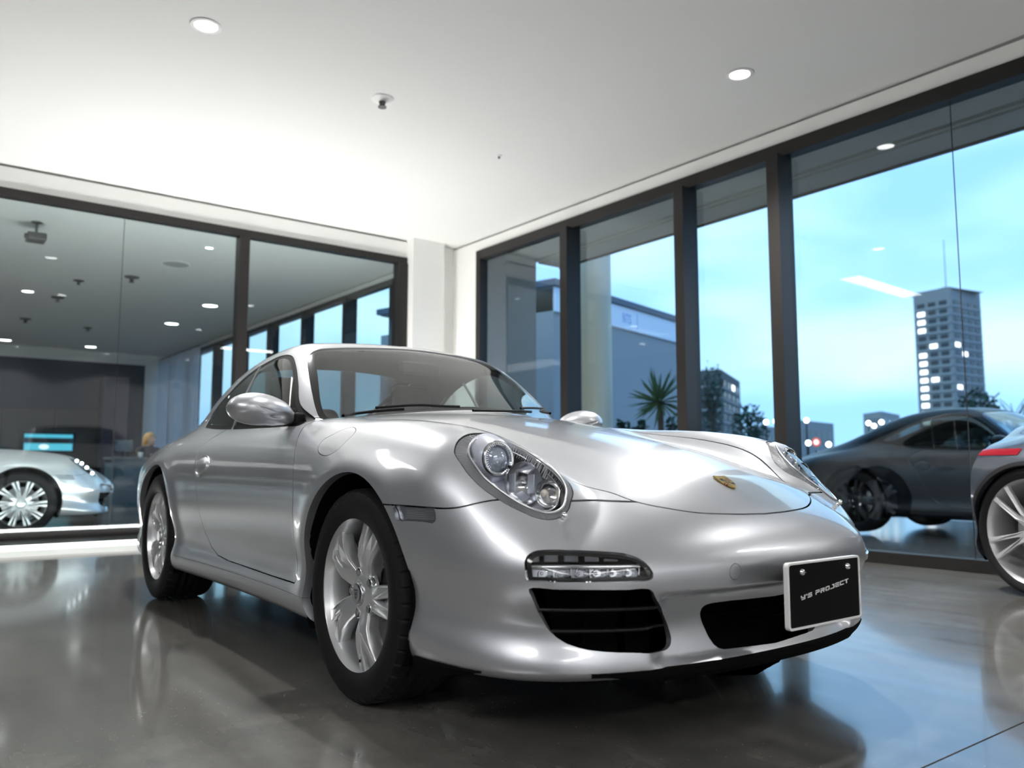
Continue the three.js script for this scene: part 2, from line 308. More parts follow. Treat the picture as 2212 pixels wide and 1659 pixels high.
// ---------- the showroom ----------
const HC = 3.58, XB = -6.55, ZR = x => -3.657 - .0265 * (x + 6.27), TURN = Math.atan(.0265);   // ceiling height, glass partition, street-side glass wall
function noiseTex(n, fn, srgb = true) { const d = new Uint8Array(n * n * 4); for (let j = 0; j < n; j++) for (let i = 0; i < n; i++) { const c = fn(i / n, j / n), k = (j * n + i) * 4; d[k] = clamp(c[0], 0, 255); d[k + 1] = clamp(c[1], 0, 255); d[k + 2] = clamp(c[2], 0, 255); d[k + 3] = 255; } const t = new THREE.DataTexture(d, n, n); t.wrapS = t.wrapT = THREE.RepeatWrapping; t.magFilter = THREE.LinearFilter; t.minFilter = THREE.LinearMipmapLinearFilter; t.generateMipmaps = true; if (srgb) t.colorSpace = THREE.SRGBColorSpace; t.needsUpdate = true; return t; }
function tileNoise(seed) { // value noise that repeats every `p` cells
  const h = (i, j) => { let n = (Math.imul(i, 374761393) + Math.imul(j, 668265263) + seed * 974711) | 0; n = Math.imul(n ^ (n >>> 13), 1274126177); return ((n ^ (n >>> 16)) >>> 0) / 4294967296; };
  const s = t => t * t * (3 - 2 * t);
  return (u, v, px, py = px) => { const x = u * px, y = v * py, i = floor(x), j = floor(y), f = s(x - i), g = s(y - j), w = (a, p) => ((a % p) + p) % p; return lerp(lerp(h(w(i, px), w(j, py)), h(w(i + 1, px), w(j, py)), f), lerp(h(w(i, px), w(j + 1, py)), h(w(i + 1, px), w(j + 1, py)), f), g); };
}
const fbm = (N, u, v, p, o = 5, q = p) => { let s = 0, a = .5; for (let k = 0; k < o; k++) { s += a * N(u, v, p << k, q << k); a *= .5; } return s; };
{
  const A = tileNoise(3), B = tileNoise(9), C = tileNoise(21);
  const col = noiseTex(1024, (u, v) => { const big = fbm(A, u, v, 3, 4), fine = fbm(B, u, v, 40, 4), streak = fbm(C, u, v, 6, 5, 48), sp = B(u, v, 512) > .985 ? 26 : 0; const b = 98 + (big - .47) * 34 + (fine - .47) * 22 + (streak - .47) * 26 + sp; return [b * 1.015, b * 1.0, b * .965]; });
  const rough = noiseTex(512, (u, v) => { const r = 44 + (fbm(A, u, v, 5, 5) - .47) * 26 + (fbm(C, u, v, 4, 5, 40) - .47) * 34; return [r, r, r]; }, false);
  const bump = noiseTex(512, (u, v) => { const r = 128 + (fbm(A, u, v, 4, 3) - .47) * 170 + (fbm(C, u, v, 3, 3, 20) - .47) * 60; return [r, r, r]; }, false);
  M.floor = phy({ map: col, roughnessMap: rough, roughness: 1, bumpMap: bump, bumpScale: .0005, clearcoat: .5, clearcoatRoughness: .07, specularIntensity: 1 });
  M.ceiling = std({ color: rgb(.70, .70, .69), roughness: .9 });
  M.plaster = std({ color: rgb(.86, .86, .84), roughness: .85 });
  M.frame = std({ color: rgb(.022, .020, .019), roughness: .42, metalness: .35 });
  M.sealant = std({ color: rgb(.02, .02, .02), roughness: .8 });
  M.pane = phy({ color: rgb(.93, .97, .97), transmission: 1, roughness: 0, ior: 1.42, thickness: 0 });
  M.soffit = std({ color: rgb(.27, .27, .27), roughness: .8 });
}
function struct(name, geo, mat, parent) { const m = part(name, Array.isArray(geo) ? merge(geo) : geo, mat, parent || scene); if (!parent) m.userData.kind = 'structure'; return m; }
function structGroup(name) { const g = new THREE.Group(); g.name = name; g.userData.kind = 'structure'; scene.add(g); return g; }
const slab = (x0, x1, y0, y1, z0, z1) => { const g = box(x1 - x0, y1 - y0, z1 - z0, (x0 + x1) / 2, (y0 + y1) / 2, (z0 + z1) / 2), p = g.attributes.position, n = g.attributes.normal, uv = g.attributes.uv; for (let i = 0; i < p.count; i++) { const a = abs(n.getX(i)) > .5 ? [p.getZ(i), p.getY(i)] : abs(n.getY(i)) > .5 ? [p.getX(i), p.getZ(i)] : [p.getX(i), p.getY(i)]; uv.setXY(i, a[0] / 3.2, a[1] / 3.2); } return g; };
// floor: two poured bays with a saw-cut joint between them
{ const f = structGroup('floor'); struct('floor_bay', slab(-20.6, 1.278, -.2, 0, -3.95, 6.2), M.floor, f); struct('floor_bay', slab(1.284, 8.2, -.2, 0, -6.2, 6.2), M.floor, f); struct('floor_bay', slab(.34, 1.278, -.2, 0, -6.2, -3.951), M.floor, f); struct('joint_bed', slab(1.276, 1.286, -.2, -.012, -6.2, 6.2), M.sealant, f); }
struct('ceiling', [slab(-20.6, .4, HC, HC + .25, -3.98, 6.2), slab(.4, 8.2, HC, HC + .25, -6.2, 6.2)], M.ceiling);
// street side: white header, dark rail, mullions, sill, panes
function streetBox(x0, x1, y0, y1, d0, d1) { const c = (x0 + x1) / 2; return box((x1 - x0) / cos(TURN), y1 - y0, d1 - d0).rotateY(TURN).translate(c, (y0 + y1) / 2, ZR(c) + (d0 + d1) / 2); }
{
  const w = structGroup('wall_right');
  struct('header', streetBox(-6.62, .36, 3.425, HC - .026, -.16, 0), M.plaster, w); struct('reveal_back', streetBox(-6.62, .36, HC - .026, HC, -.22, -.16), M.plaster, w);
  struct('corner_panel', streetBox(-6.7, -6.0, 0, 3.425, -.16, -.001), M.plaster, w);
  struct('header', streetBox(-20.5, -6.62, 3.47, HC - .026, -.16, 0), M.plaster, w); struct('reveal_back', streetBox(-20.5, -6.62, HC - .026, HC, -.22, -.16), M.plaster, w);
  const panes = [[-6.0, [-5.93, -4.245]], [-4.245, [-4.245, -2.632]], [-2.632, [-2.632, -1.628]], [-1.628, [-1.628, -.256]], [-.256, [-.252, .33]]];
  let n = 1;
  const win = structGroup('window_' + n++);
  struct('top_rail', streetBox(-6.0, .36, 3.31, 3.425, -.10, .02), M.frame, win); struct('sill', streetBox(-6.0, .36, 0, .085, -.10, .03), M.frame, win); struct('jamb', streetBox(-6.0, -5.91, .085, 3.31, -.1, .02), M.frame, win); struct('jamb', streetBox(.29, .37, .085, 3.31, -.1, .06), M.frame, win);
  for (const x of [-4.24, -2.63, -1.62]) struct('mullion', streetBox(x - .055, x + .055, .085, 3.31, -.1, .11), M.frame, win);
  for (const [, [a, b]] of panes) struct('pane', streetBox(a, b, .06, 3.33, -.045, -.04), M.pane, win);
  struct('glass_joint', streetBox(-.256, -.252, .085, 3.31, -.047, -.038), M.sealant, win);
  const win2 = structGroup('window_' + n++);
  struct('top_rail', streetBox(-20.5, -6.62, 3.39, 3.47, -.1, .02), M.frame, win2); struct('sill', streetBox(-20.5, -6.62, 0, .085, -.1, .03), M.frame, win2);
  const ms = [-8.0, -9.52, -11.15, -12.75, -14.35, -15.95, -17.55, -19.1]; for (const x of ms) struct('mullion', streetBox(x - .055, x + .055, .085, 3.39, -.1, .11), M.frame, win2);
  [-6.62, ...ms].forEach((a, i) => struct('pane', streetBox(a, [...ms, -20.4][i], .06, 3.4, -.045, -.04), M.pane, win2));
}
// glass partition to the second hall
{
  const w = structGroup('wall_back'), x = XB;
  struct('header', slab(x - .16, x, 3.345, HC - .026, -3.0, 6.2), M.plaster, w); struct('reveal_back', slab(x - .22, x - .16, HC - .026, HC, -3.25, 6.2), M.plaster, w); struct('header_end', slab(x - .16, x, 3.345, HC, -3.7, -3.25), M.plaster, w); struct('header_end', slab(x - .16, x, 3.345, HC - .026, -3.25, -3.0), M.plaster, w);
  struct('corner_pier', slab(x - .16, x + .16, 0, HC, -3.42, -2.955), M.plaster, w); struct('corner_infill', slab(x - .16, x, 0, 3.345, -3.75, -3.42), M.plaster, w);
  const g = structGroup('window_3');
  struct('top_rail', slab(x - .1, x + .02, 3.265, 3.345, -2.95, 6.2), M.frame, g); struct('sill', slab(x - .1, x + .03, 0, .075, -2.95, 6.2), M.frame, g); struct('floor_channel', slab(x + .03, -5.88, 0, .012, -2.95, 6.2), M.frame, g);
  struct('jamb', slab(x - .1, x + .04, .075, 3.265, -2.95, -2.82), M.frame, g); struct('mullion', slab(x - .1, x + .05, .075, 3.265, -.93, -.82), M.frame, g); struct('mullion', slab(x - .1, x + .05, .075, 3.265, 2.95, 3.06), M.frame, g);
  for (const [a, b] of [[-2.84, -.87], [-.87, .345], [.349, 3.0], [3.0, 6.1]]) struct('pane', slab(x - .045, x - .04, .06, 3.28, a, b), M.pane, g);
  struct('glass_joint', slab(x - .047, x - .038, .075, 3.265, .345, .349), M.frame, g);
}
// the sides behind the camera and the display bay past the end of the street glazing
struct('wall_left', slab(-20.6, 8.2, 0, HC, 6.2, 6.4), std({ color: rgb(.075, .075, .08), roughness: .7 }));
struct('wall_front', slab(8.2, 8.4, 0, HC, -6.2, 6.4), std({ color: rgb(.42, .43, .45), roughness: .8 }));
{ const w = structGroup('wall_bay'); struct('return', slab(.3, .42, 0, HC, -6.2, -3.95), M.plaster, w); struct('end', slab(.3, 8.4, 0, HC, -6.4, -6.2), M.plaster, w); }
// second hall's far end
{
  const w = structGroup('wall_far'); const navy = std({ color: rgb(.012, .022, .045), roughness: .45 }), dark = std({ color: rgb(.03, .036, .05), roughness: .5 });
  struct('upper_band', slab(-20.6, -20.2, 3.3, HC, -3.4, 6.2), M.plaster, w); struct('panel', slab(-20.6, -20.2, 0, 3.3, -2.78, 6.2), navy, w); struct('white_pier', slab(-20.6, -20.19, 0, HC, -3.4, -2.78), M.plaster, w);
  for (const [a, b] of [[.35, 1.3], [-.75, .3], [-1.85, -.8]]) { struct('door_leaf', slab(-20.2, -20.16, 0, 2.05, a, b), dark, w); }
  struct('wall_pier', slab(-20.2, -19.6, 0, 2.9, -2.3, -1.75), std({ color: rgb(.13, .12, .17), roughness: .6 }));
}
// ---------- lamps ----------
// lit trough in the floor along the partition, washing the header and the ceiling
{
  const t = thing('floor_light_trough', 'long white light trough set in the floor along the glass partition', 'light', [-5.5, 0, 1.45]);
  part('trough', slab(-.375, .62, 0, .016, -4.35, .35), std({ color: rgb(.8, .8, .77), roughness: .5 }), t);
  part('diffuser', slab(-.34, .1, .0165, .0235, -4.3, .3), std({ color: rgb(.9, .9, .88), emissive: rgb(1, .985, .95), emissiveIntensity: 1.6 }), t, 'glowing white diffuser');
  const l = new THREE.RectAreaLight(rgb(1, .985, .95), 31, .44, 4.6); l.position.set(-.12, .03, -2.0); l.rotation.set(PI / 2, 0, 0); t.add(l);
}
function downlight(x, z, I, label, group, r = .075, glow = 14) {
  const d = thing('ceiling_downlight', label, 'light', [x, HC, z], 0, group);
  part('trim_ring', lathe([[r, .0], [r + .022, -.001], [r + .024, -.006], [r + .004, -.012], [r - .004, -.004]], 40), M.white, d);
  part('lamp_face', new THREE.CircleGeometry(r, 36).rotateX(PI / 2).translate(0, -.004, 0), std({ color: rgb(.9, .9, .9), emissive: rgb(1, .99, .97), emissiveIntensity: glow }), d, 'glowing lamp face');
  if (I) { const s = new THREE.SpotLight(rgb(1, .985, .955), I, 0, 1.15, .6, 2); s.position.set(0, -.02, 0); s.castShadow = true; s.shadow.radius = 1.8; s.target.position.set(0, -3, 0); d.add(s); d.add(s.target); s.target.name = 'aim'; }
  return d;
}
downlight(-2.907, .586, 26, 'shining round downlight above the tail of the silver coupe, left of the detector'); downlight(-1.227, -2.755, 52, 'shining round downlight near the header of the street glazing');

// long flush ceiling panels; the first one shows as a mirror image in the street glazing, the others are unseen, added to light the coupe
function panelLight(x, z, along, I, label, w = .32, l = 2.15) {
  const d = thing('ceiling_light_panel', label, 'light', [x, HC, z], along ? 0 : PI / 2);
  part('panel_frame', merge([box(w + .06, .02, .03, 0, -.01, l / 2 + .015), box(w + .06, .02, .03, 0, -.01, -l / 2 - .015), box(.03, .02, l, w / 2 + .015, -.01, 0), box(.03, .02, l, -w / 2 - .015, -.01, 0)]), M.white, d);
  part('diffuser', box(w, .006, l, 0, -.006, 0), std({ color: rgb(.9, .9, .9), emissive: rgb(1, .995, .98), emissiveIntensity: min(4, I * .4) }), d, 'glowing panel diffuser');
  const q = new THREE.RectAreaLight(rgb(1, .99, .97), I, w, l); q.position.set(0, -.022, 0); q.rotation.set(-PI / 2, 0, 0); d.add(q); return d;
}
panelLight(-3.93, 2.85, true, 7, 'long ceiling light panel mirrored in the street window beside the tower');
panelLight(2.5, 5.2, false, 9, 'added unseen ceiling light panel close to the dark left wall', 1.2, 3.6);
panelLight(6.9, 2.6, true, 8, 'added unseen ceiling light panel close to the front wall', 1.0, 3.6);
panelLight(4.3, -5.0, true, 20, 'added unseen ceiling light panel at the mouth of the display bay');
downlight(-.2, .1, 14, 'added unseen downlight above the hood of the silver coupe'); downlight(2.0, -2.75, 10, 'added unseen downlight at the mouth of the display bay');  // unseen downlights added for highlights on the hood and fill by the bay
for (const z of [-3.9, -1.9, .1, 2.1, 4.1]) downlight(7.3, z, 42, 'added unseen downlight washing the bare front wall', 'added downlights along the front wall');  // unseen washers added so the bright wall lights the coupe nose
// ---------- panels of the coupe ----------
const tick = (() => { let t = Date.now(); return s => { const n = Date.now(); console.log(s, n - t); t = n; }; })();
const HB = .012;
const BODY = surfaceNets(bodyField, [-3.56, .1, -.96], [1.02, 1.38, .96], HB);
tick('body ' + BODY.tri.length);
const mirrorPoly = half => [...half, ...half.slice().reverse().filter(p => p[1] > 1e-6).map(([a, b]) => [a, -b])];
const R = {};
R.arch = (x, y, z) => abs(z) < .4 ? .2 : min(hypot(x - .005, y - .335) - .358, hypot(x + 2.35, y - .345) - .37);
// lamp outlines on a slanted sheet through the lamp's tips: along, across, above it
const LAMP = { p: V3([.5515, .694, .636]), a: V3([.329, -.212, -.038]).normalize(), b: V3([-.012, -.194, .981]).normalize(), n: V3([.548, .820, .168]).normalize(),
  at(s, t, h) { return this.p.clone().addScaledVector(this.a, s < 0 ? s * 1.13 : s).addScaledVector(this.b, t).addScaledVector(this.n, h).toArray(); } };
R.lampOuter = loopRegion(null, 120, .1, [[-.122,.122,.009],[-.148,.095,.020],[-.160,.065,.026],[-.162,.035,.028],[-.155,.003,.027],[-.139,-.026,.025],[-.116,-.045,.023],[-.075,-.076,.02],[-.027,-.103,.008],[.022,-.112,.006],[.070,-.110,.006],[.108,-.098,.008],[.143,-.078,.010],[.168,-.050,.009],[.190,-.023,.003],[.199,.006,-.002],[.195,.037,-.006],[.173,.065,-.008],[.139,.085,-.009],[.100,.102,-.010],[.056,.116,-.011],[.005,.128,-.009],[-.040,.133,-.004],[-.079,.131,.002],[-.106,.128,.006]].map(q => LAMP.at(...q)));
R.lampLens = loopRegion(null, 120, .1, [[-.095,.096,.021],[-.112,.080,.027],[-.122,.055,.033],[-.122,.027,.036],[-.112,-.005,.036],[-.094,-.027,.034],[-.05,-.056,.03],[.006,-.075,.026],[.046,-.081,.022],[.096,-.076,.018],[.129,-.062,.015],[.155,-.039,.013],[.174,-.017,.007],[.181,.007,.003],[.174,.033,.000],[.155,.053,-.001],[.120,.073,-.001],[.077,.088,.000],[.029,.100,.002],[-.010,.107,.005],[-.048,.107,.011],[-.076,.104,.016]].map(q => LAMP.at(...q)));
for (const k of ['fuel', 'marker']) R[k] = loopRegion(OUT[k]);
const zy = k => { const s = polySdf(curve2(trace(OUT[k]).map(p => [p[2], p[1]]), true, 140)); return (x, y, z) => x < .55 || y > .58 ? .05 : s(abs(z), y); };
R.fog = zy('fog'); R.intake = zy('intake');
{ const s = polySdf(mirrorPoly([[.3525, 0], [.358, .19], [.357, .262], [.352, .279], [.344, .285], [.331, .283], [.32, .277], [.284, .255], [.265, .246], [.247, .234], [.236, .22], [.231, .203], [.2275, .1], [.224, 0]]).map(([a, b]) => [b, a])); R.mid = (x, y, z) => x < .6 || y > .5 ? .05 : s(z, y); }
{ const s = polySdf(curve2(trace(OUT.sideWin).map(p => [p[0], p[1]]), true, 160)); R.sideWin = (x, y, z) => abs(z) < .35 || y < .8 ? .05 : s(x, y); }
{ const d = trace(OUT.door).map(p => [p[0], p[1]]), P = roundPoly([...d.slice(0, 6), [-.447, .303, .01], ...d.slice(9), [-1.6, .905], [-.72, .905]].map(p => [...p])), s = polySdf(P); R.door = (x, y, z) => abs(z) < .5 ? .05 : s(x, y); }
{ const h = curve2([[.873, 0], [.866, .12], [.842, .25], [.80, .34], [.752, .40], [.69, .430], [.62, .463], [.56, .494], [.45, .53], [.2, .566], [0, .582], [-.3, .61], [-.5, .635], [-.62, .652], [-.672, .64], [-.665, .6], [-.585, .5], [-.49, .3], [-.445, .12], [-.44, 0]], false, 150); const s = polySdf(mirrorPoly(h)); R.hood = (x, y, z) => y < .5 || x < -.8 ? .05 : s(x, z); }
{ const h = curve2([[-.515, 0], [-.54, .2], [-.612, .4], [-.70, .56], [-.745, .612], [-.785, .632], [-.84, .632], [-.9, .622], [-1.0, .598], [-1.1, .566], [-1.145, .54], [-1.163, .5], [-1.155, .4], [-1.132, .26], [-1.122, .15], [-1.118, 0]], false, 150); const s = polySdf(mirrorPoly(h)); R.wind = (x, y, z) => y < .8 || x < -1.6 || x > -.3 ? .05 : s(x, z); }
{ const h = roundPoly([[-1.96, 0], [-1.965, .3], [-1.99, .49, .06], [-2.62, .44, .08], [-2.68, .2], [-2.7, 0]]); const s = polySdf(mirrorPoly(h)); R.rear = (x, y, z) => y < .9 || x > -1.5 ? .05 : s(x, z); }
const SEAM = spline([[.1, .602], [.29, .604], [.45, .602], [.53, .607], [.59, .624], [.7, .622], [.8, .616], [.9, .612]]);
R.bumper = (x, y, z) => x < .1 ? .05 : y - SEAM(x);
R.skirt = (x, y, z) => x > -.2 || x < -2.2 ? .05 : max(y - .268, x + .30, -2.06 - x);
R.tow = (() => { const c = onField(bodyField, 1589, 1235), n = normalAt(bodyField, ...c); return (x, y, z) => { const X = x - c[0], Y = y - c[1], Z = z - c[2]; return hypot(X, Y, Z) - .0205; }; })();
const inv = f => (x, y, z) => -f(x, y, z);
const GAP = .0022;
const shrink = (f, g = GAP) => (x, y, z) => f(x, y, z) + g, grow = (f, g = GAP) => (x, y, z) => g - f(x, y, z);
let SH = BODY;
for (const k of ['arch', 'lampOuter', 'fog', 'intake', 'mid', 'marker']) SH = keep(SH, inv(R[k]));
R.under = (x, y, z) => y - .1885;
const cutOut = (k, g) => { const a = keep(SH, shrink(R[k], g)); SH = keep(SH, grow(R[k], g)); return a; };
const pUnder = cutOut('under', 0), pWind = cutOut('wind', 0), pRear = cutOut('rear', 0), pSide = cutOut('sideWin', 0);
const pHood = cutOut('hood'), pDoor = cutOut('door'), pTow = cutOut('tow', .0008), pBump = cutOut('bumper'), pFuel = cutOut('fuel', .0012), pSkirt = cutOut('skirt', .0008);
R.fend = (x, y, z) => max(-.78 - x, abs(z) < .3 ? .02 : -1); const pFend = cutOut('fend', .0006);
tick('panels');
const half = (m, s) => keep(m, (x, y, z) => -s * z);
const edgeDepth = p => { const a = R.arch(...p); if (abs(a) < .004) return .03; if (min(abs(R.intake(...p)), abs(R.mid(...p))) < .004) return .022; if (abs(R.fog(...p)) < .004) return .02; return .012; };
const panel = (name, m, mat, parent, label) => part(name, toGeo(flange(m, edgeDepth)), mat, parent, label);
const pocket = (f, d0, d1) => { const m = offsetMesh(keep(BODY, f), -d1); return flange(m, -(d1 - d0)); };

const coupe = thing('sports_coupe', 'silver two-door sports coupe with black front plate standing on the concrete floor', 'car');
panel('body_shell', SH, M.paint, coupe);
part('underbody', toGeo(pUnder), M.liner, coupe);
const hood = panel('hood', pHood, M.paint, coupe);
const bumper = panel('front_bumper', pBump, M.paint, coupe);
panel('tow_hook_cover', pTow, M.paint, bumper);
for (const s of [1, -1]) {
  const f = panel('front_fender', half(pFend, s), M.paint, coupe);
  if (s > 0) panel('fuel_door', half(pFuel, 1), M.paint, f); else part('fender_section', toGeo(half(pFuel, -1)), M.paint, f);
  panel('side_skirt', half(pSkirt, s), M.paint, coupe);
}
// windows: dark border under the glass edge and a clear middle, set slightly below the paint
function glazing(name, m, f, mat, border, parent, flat) {
  const o = offsetMesh(m, -.004), g = part(name, toGeo(keep(o, (x, y, z) => f(x, y, z) + border)), mat, parent);
  part('window_border', toGeo(keep(o, (x, y, z) => -f(x, y, z) - border)), name === 'windshield' ? M.blackGloss : M.seal, flat ? parent : g); return g;
}
const BORDER = .02;
glazing('windshield', pWind, (x, y, z) => R.wind(x, y, z) - .012 * sstep(-1.0, -.8, x) * sstep(.4, .6, abs(z)), M.glass, .036, coupe);
glazing('rear_window', pRear, R.rear, M.tint, .025, coupe);
const DIV = trace([[550.5, 809], [530.5, 849]]).map(p => [p[0], p[1]]), dvx = DIV[1][0] - DIV[0][0], dvy = DIV[1][1] - DIV[0][1], dvl = hypot(dvx, dvy);
const divider = (x, y) => ((x - DIV[0][0]) * dvy - (y - DIV[0][1]) * dvx) / dvl;     // sign tells front from rear pane
const dSign = Math.sign(divider(-1, 1));
for (const s of [1, -1]) {
  const m = half(pSide, s), front = keep(m, (x, y, z) => .007 - dSign * divider(x, y)), rear = keep(m, (x, y, z) => .007 + dSign * divider(x, y)), mid = keep(m, (x, y, z) => abs(divider(x, y)) - .007);
  const door = panel('door', half(pDoor, s), M.paint, coupe);
  glazing('door_window', front, R.sideWin, M.tint, .02, door, true);
  part('window_divider', toGeo(flange(offsetMesh(mid, -.001), .01)), M.satin, door);
  glazing('quarter_window', rear, R.sideWin, M.tint, .02, coupe);
  // oval pull handle
  const c = onField(bodyField, 438, 1007), n = normalAt(bodyField, ...c), h = new THREE.SphereGeometry(1, 32, 20).scale(.07, .045, .022);
  const q = new THREE.Quaternion().setFromUnitVectors(new THREE.Vector3(0, 0, 1), V3(n.slice(0, 3)));
  h.applyQuaternion(q).translate(c[0], c[1], c[2]); const ring = new THREE.TorusGeometry(1, .035, 10, 48).scale(.077, .0505, .1).applyQuaternion(q).translate(c[0] + n[0] * .001, c[1], c[2] + n[2] * .001);
  if (s < 0) { h.scale(1, 1, -1); ring.scale(1, 1, -1); h.index.array.reverse(); ring.index.array.reverse(); }
  const dh = part('door_handle', h, M.paint, door, 'polished oval pull handle'); void dh; part('handle_rim', ring, M.satin, door);
}
// ---------- wheels ----------
function wheelSpoke() {
  // twin-arm spoke seen from outside, pointing up: (across, radius)
  const L = [[.020, .045], [.028, .075], [.034, .11], [.0395, .15], [.045, .19], [.058, .226]], I = [[.027, .226], [.022, .2], [.016, .17], [.009, .14], [.003, .118]];
  const sh = new THREE.Shape(); sh.moveTo(-L[0][0], L[0][1]);
  for (const [a, b] of L.slice(1)) sh.lineTo(-a, b);
  for (const [a, b] of I) sh.lineTo(-a, b);
  sh.lineTo(0, .112);
  for (const [a, b] of I.slice().reverse()) sh.lineTo(a, b);
  for (const [a, b] of L.slice().reverse()) sh.lineTo(a, b);
  sh.closePath();
  const g = new THREE.ExtrudeGeometry(sh, { depth: .022, bevelEnabled: true, bevelThickness: .011, bevelSize: .0055, bevelSegments: 5, steps: 1, curveSegments: 4 });
  return g;
}
function spokeWeb() { const s = new THREE.Shape(); s.moveTo(-.02, .06); s.lineTo(-.022, .12); s.lineTo(-.02, .17); s.lineTo(.02, .17); s.lineTo(.022, .12); s.lineTo(.02, .06); s.closePath(); return new THREE.ExtrudeGeometry(s, { depth: .014, bevelEnabled: false }); }
function bendSpoke(g) {
  const p = g.attributes.position, v = new THREE.Vector3();
  for (let i = 0; i < p.count; i++) { v.fromBufferAttribute(p, i); const r = hypot(v.x, v.y), crown = -.018 + .026 * sstep(.04, .13, r) - .012 * sstep(.15, .23, r); p.setZ(i, v.z - .045 + crown - abs(v.x) * .1); }
  return BGU.toCreasedNormals(g, .75);
}
const CREST_TEX = (() => { const c = document.createElement('canvas'); c.width = c.height = 128; const k = c.getContext('2d'); k.fillStyle = '#a9abb0'; k.fillRect(0, 0, 128, 128); k.fillStyle = '#55575c'; k.beginPath(); k.moveTo(38, 26); k.quadraticCurveTo(64, 36, 90, 26); k.quadraticCurveTo(96, 66, 84, 84); k.quadraticCurveTo(76, 96, 64, 104); k.quadraticCurveTo(52, 96, 44, 84); k.quadraticCurveTo(32, 66, 38, 26); k.fill(); k.fillStyle = '#b9bbc0'; for (const [x, y, w, h] of [[44, 44, 16, 7], [68, 44, 16, 7], [46, 56, 14, 7], [68, 58, 14, 7], [48, 72, 12, 8], [68, 72, 12, 8]]) k.fillRect(x, y, w, h); k.fillStyle = '#2e2f33'; k.fillRect(56, 52, 16, 22); const t = new THREE.CanvasTexture(c); t.colorSpace = THREE.SRGBColorSpace; return t; })();
function tyreGeo(R0, w, grooves = true, rr = .246) {
  // section half profile across the width (a = -w/2..w/2, r), 0 = bead
  const hw = w / 2, prof = [[-hw + .012, rr - .018], [-hw + .004, rr - .008], [-hw - .001, rr + .01], [-hw - .003, rr + (R0 - rr) * .38], [-hw + .001, R0 - .030], [-hw + .010, R0 - .012], [-hw + .026, R0 - .003]];
  const cols = [...prof]; const nT = 18; for (let i = 1; i < nT; i++) { const t = i / nT, a = lerp(-hw + .026, hw - .026, t); let r = R0 - .003 * (1 - sin(PI * t)); cols.push([a, r]); }
  cols.push(...prof.slice().reverse().map(([a, b]) => [-a, b]));
  const N = grooves ? 360 : 72, pos = [], idx = [], C = cols.length;
  for (let i = 0; i <= N; i++) {
    const th = i / N * 2 * PI;
    for (const [a, r0] of cols) {
      let r = r0; if (grooves) { const e = abs(a) / hw, ph = ((i + (a > 0 ? 0 : 4)) % 8); if (e > .55 && r0 > R0 - .02 && ph === 0) r -= .004; for (const c of [-.4, -.13, .13, .4]) if (abs(a / hw - c) < .05) r -= .007; }
      pos.push(sin(th) * r, cos(th) * r, a);
    }
  }
  for (let i = 0; i < N; i++) for (let j = 0; j < C - 1; j++) { const a = i * C + j, b = a + C; idx.push(a, a + 1, b, a + 1, b + 1, b); }
  const g = new THREE.BufferGeometry(); g.setAttribute('position', new THREE.BufferAttribute(new Float32Array(pos), 3)); g.setIndex(idx); return grooves ? BGU.toCreasedNormals(g, .5) : (g.computeVertexNormals(), g);
}
function rimBarrel(w) { // outer face at z = 0, inwards is -z
  const p = [[.2465, -.004], [.2468, 0], [.2445, .0035], [.236, .002], [.231, -.006], [.226, -.02], [.2185, -.034], [.2165, -.06], [.206, -.1], [.204, -w + .03], [.222, -w + .012], [.2465, -w]];
  return lathe(p, 96).rotateX(PI / 2);
}
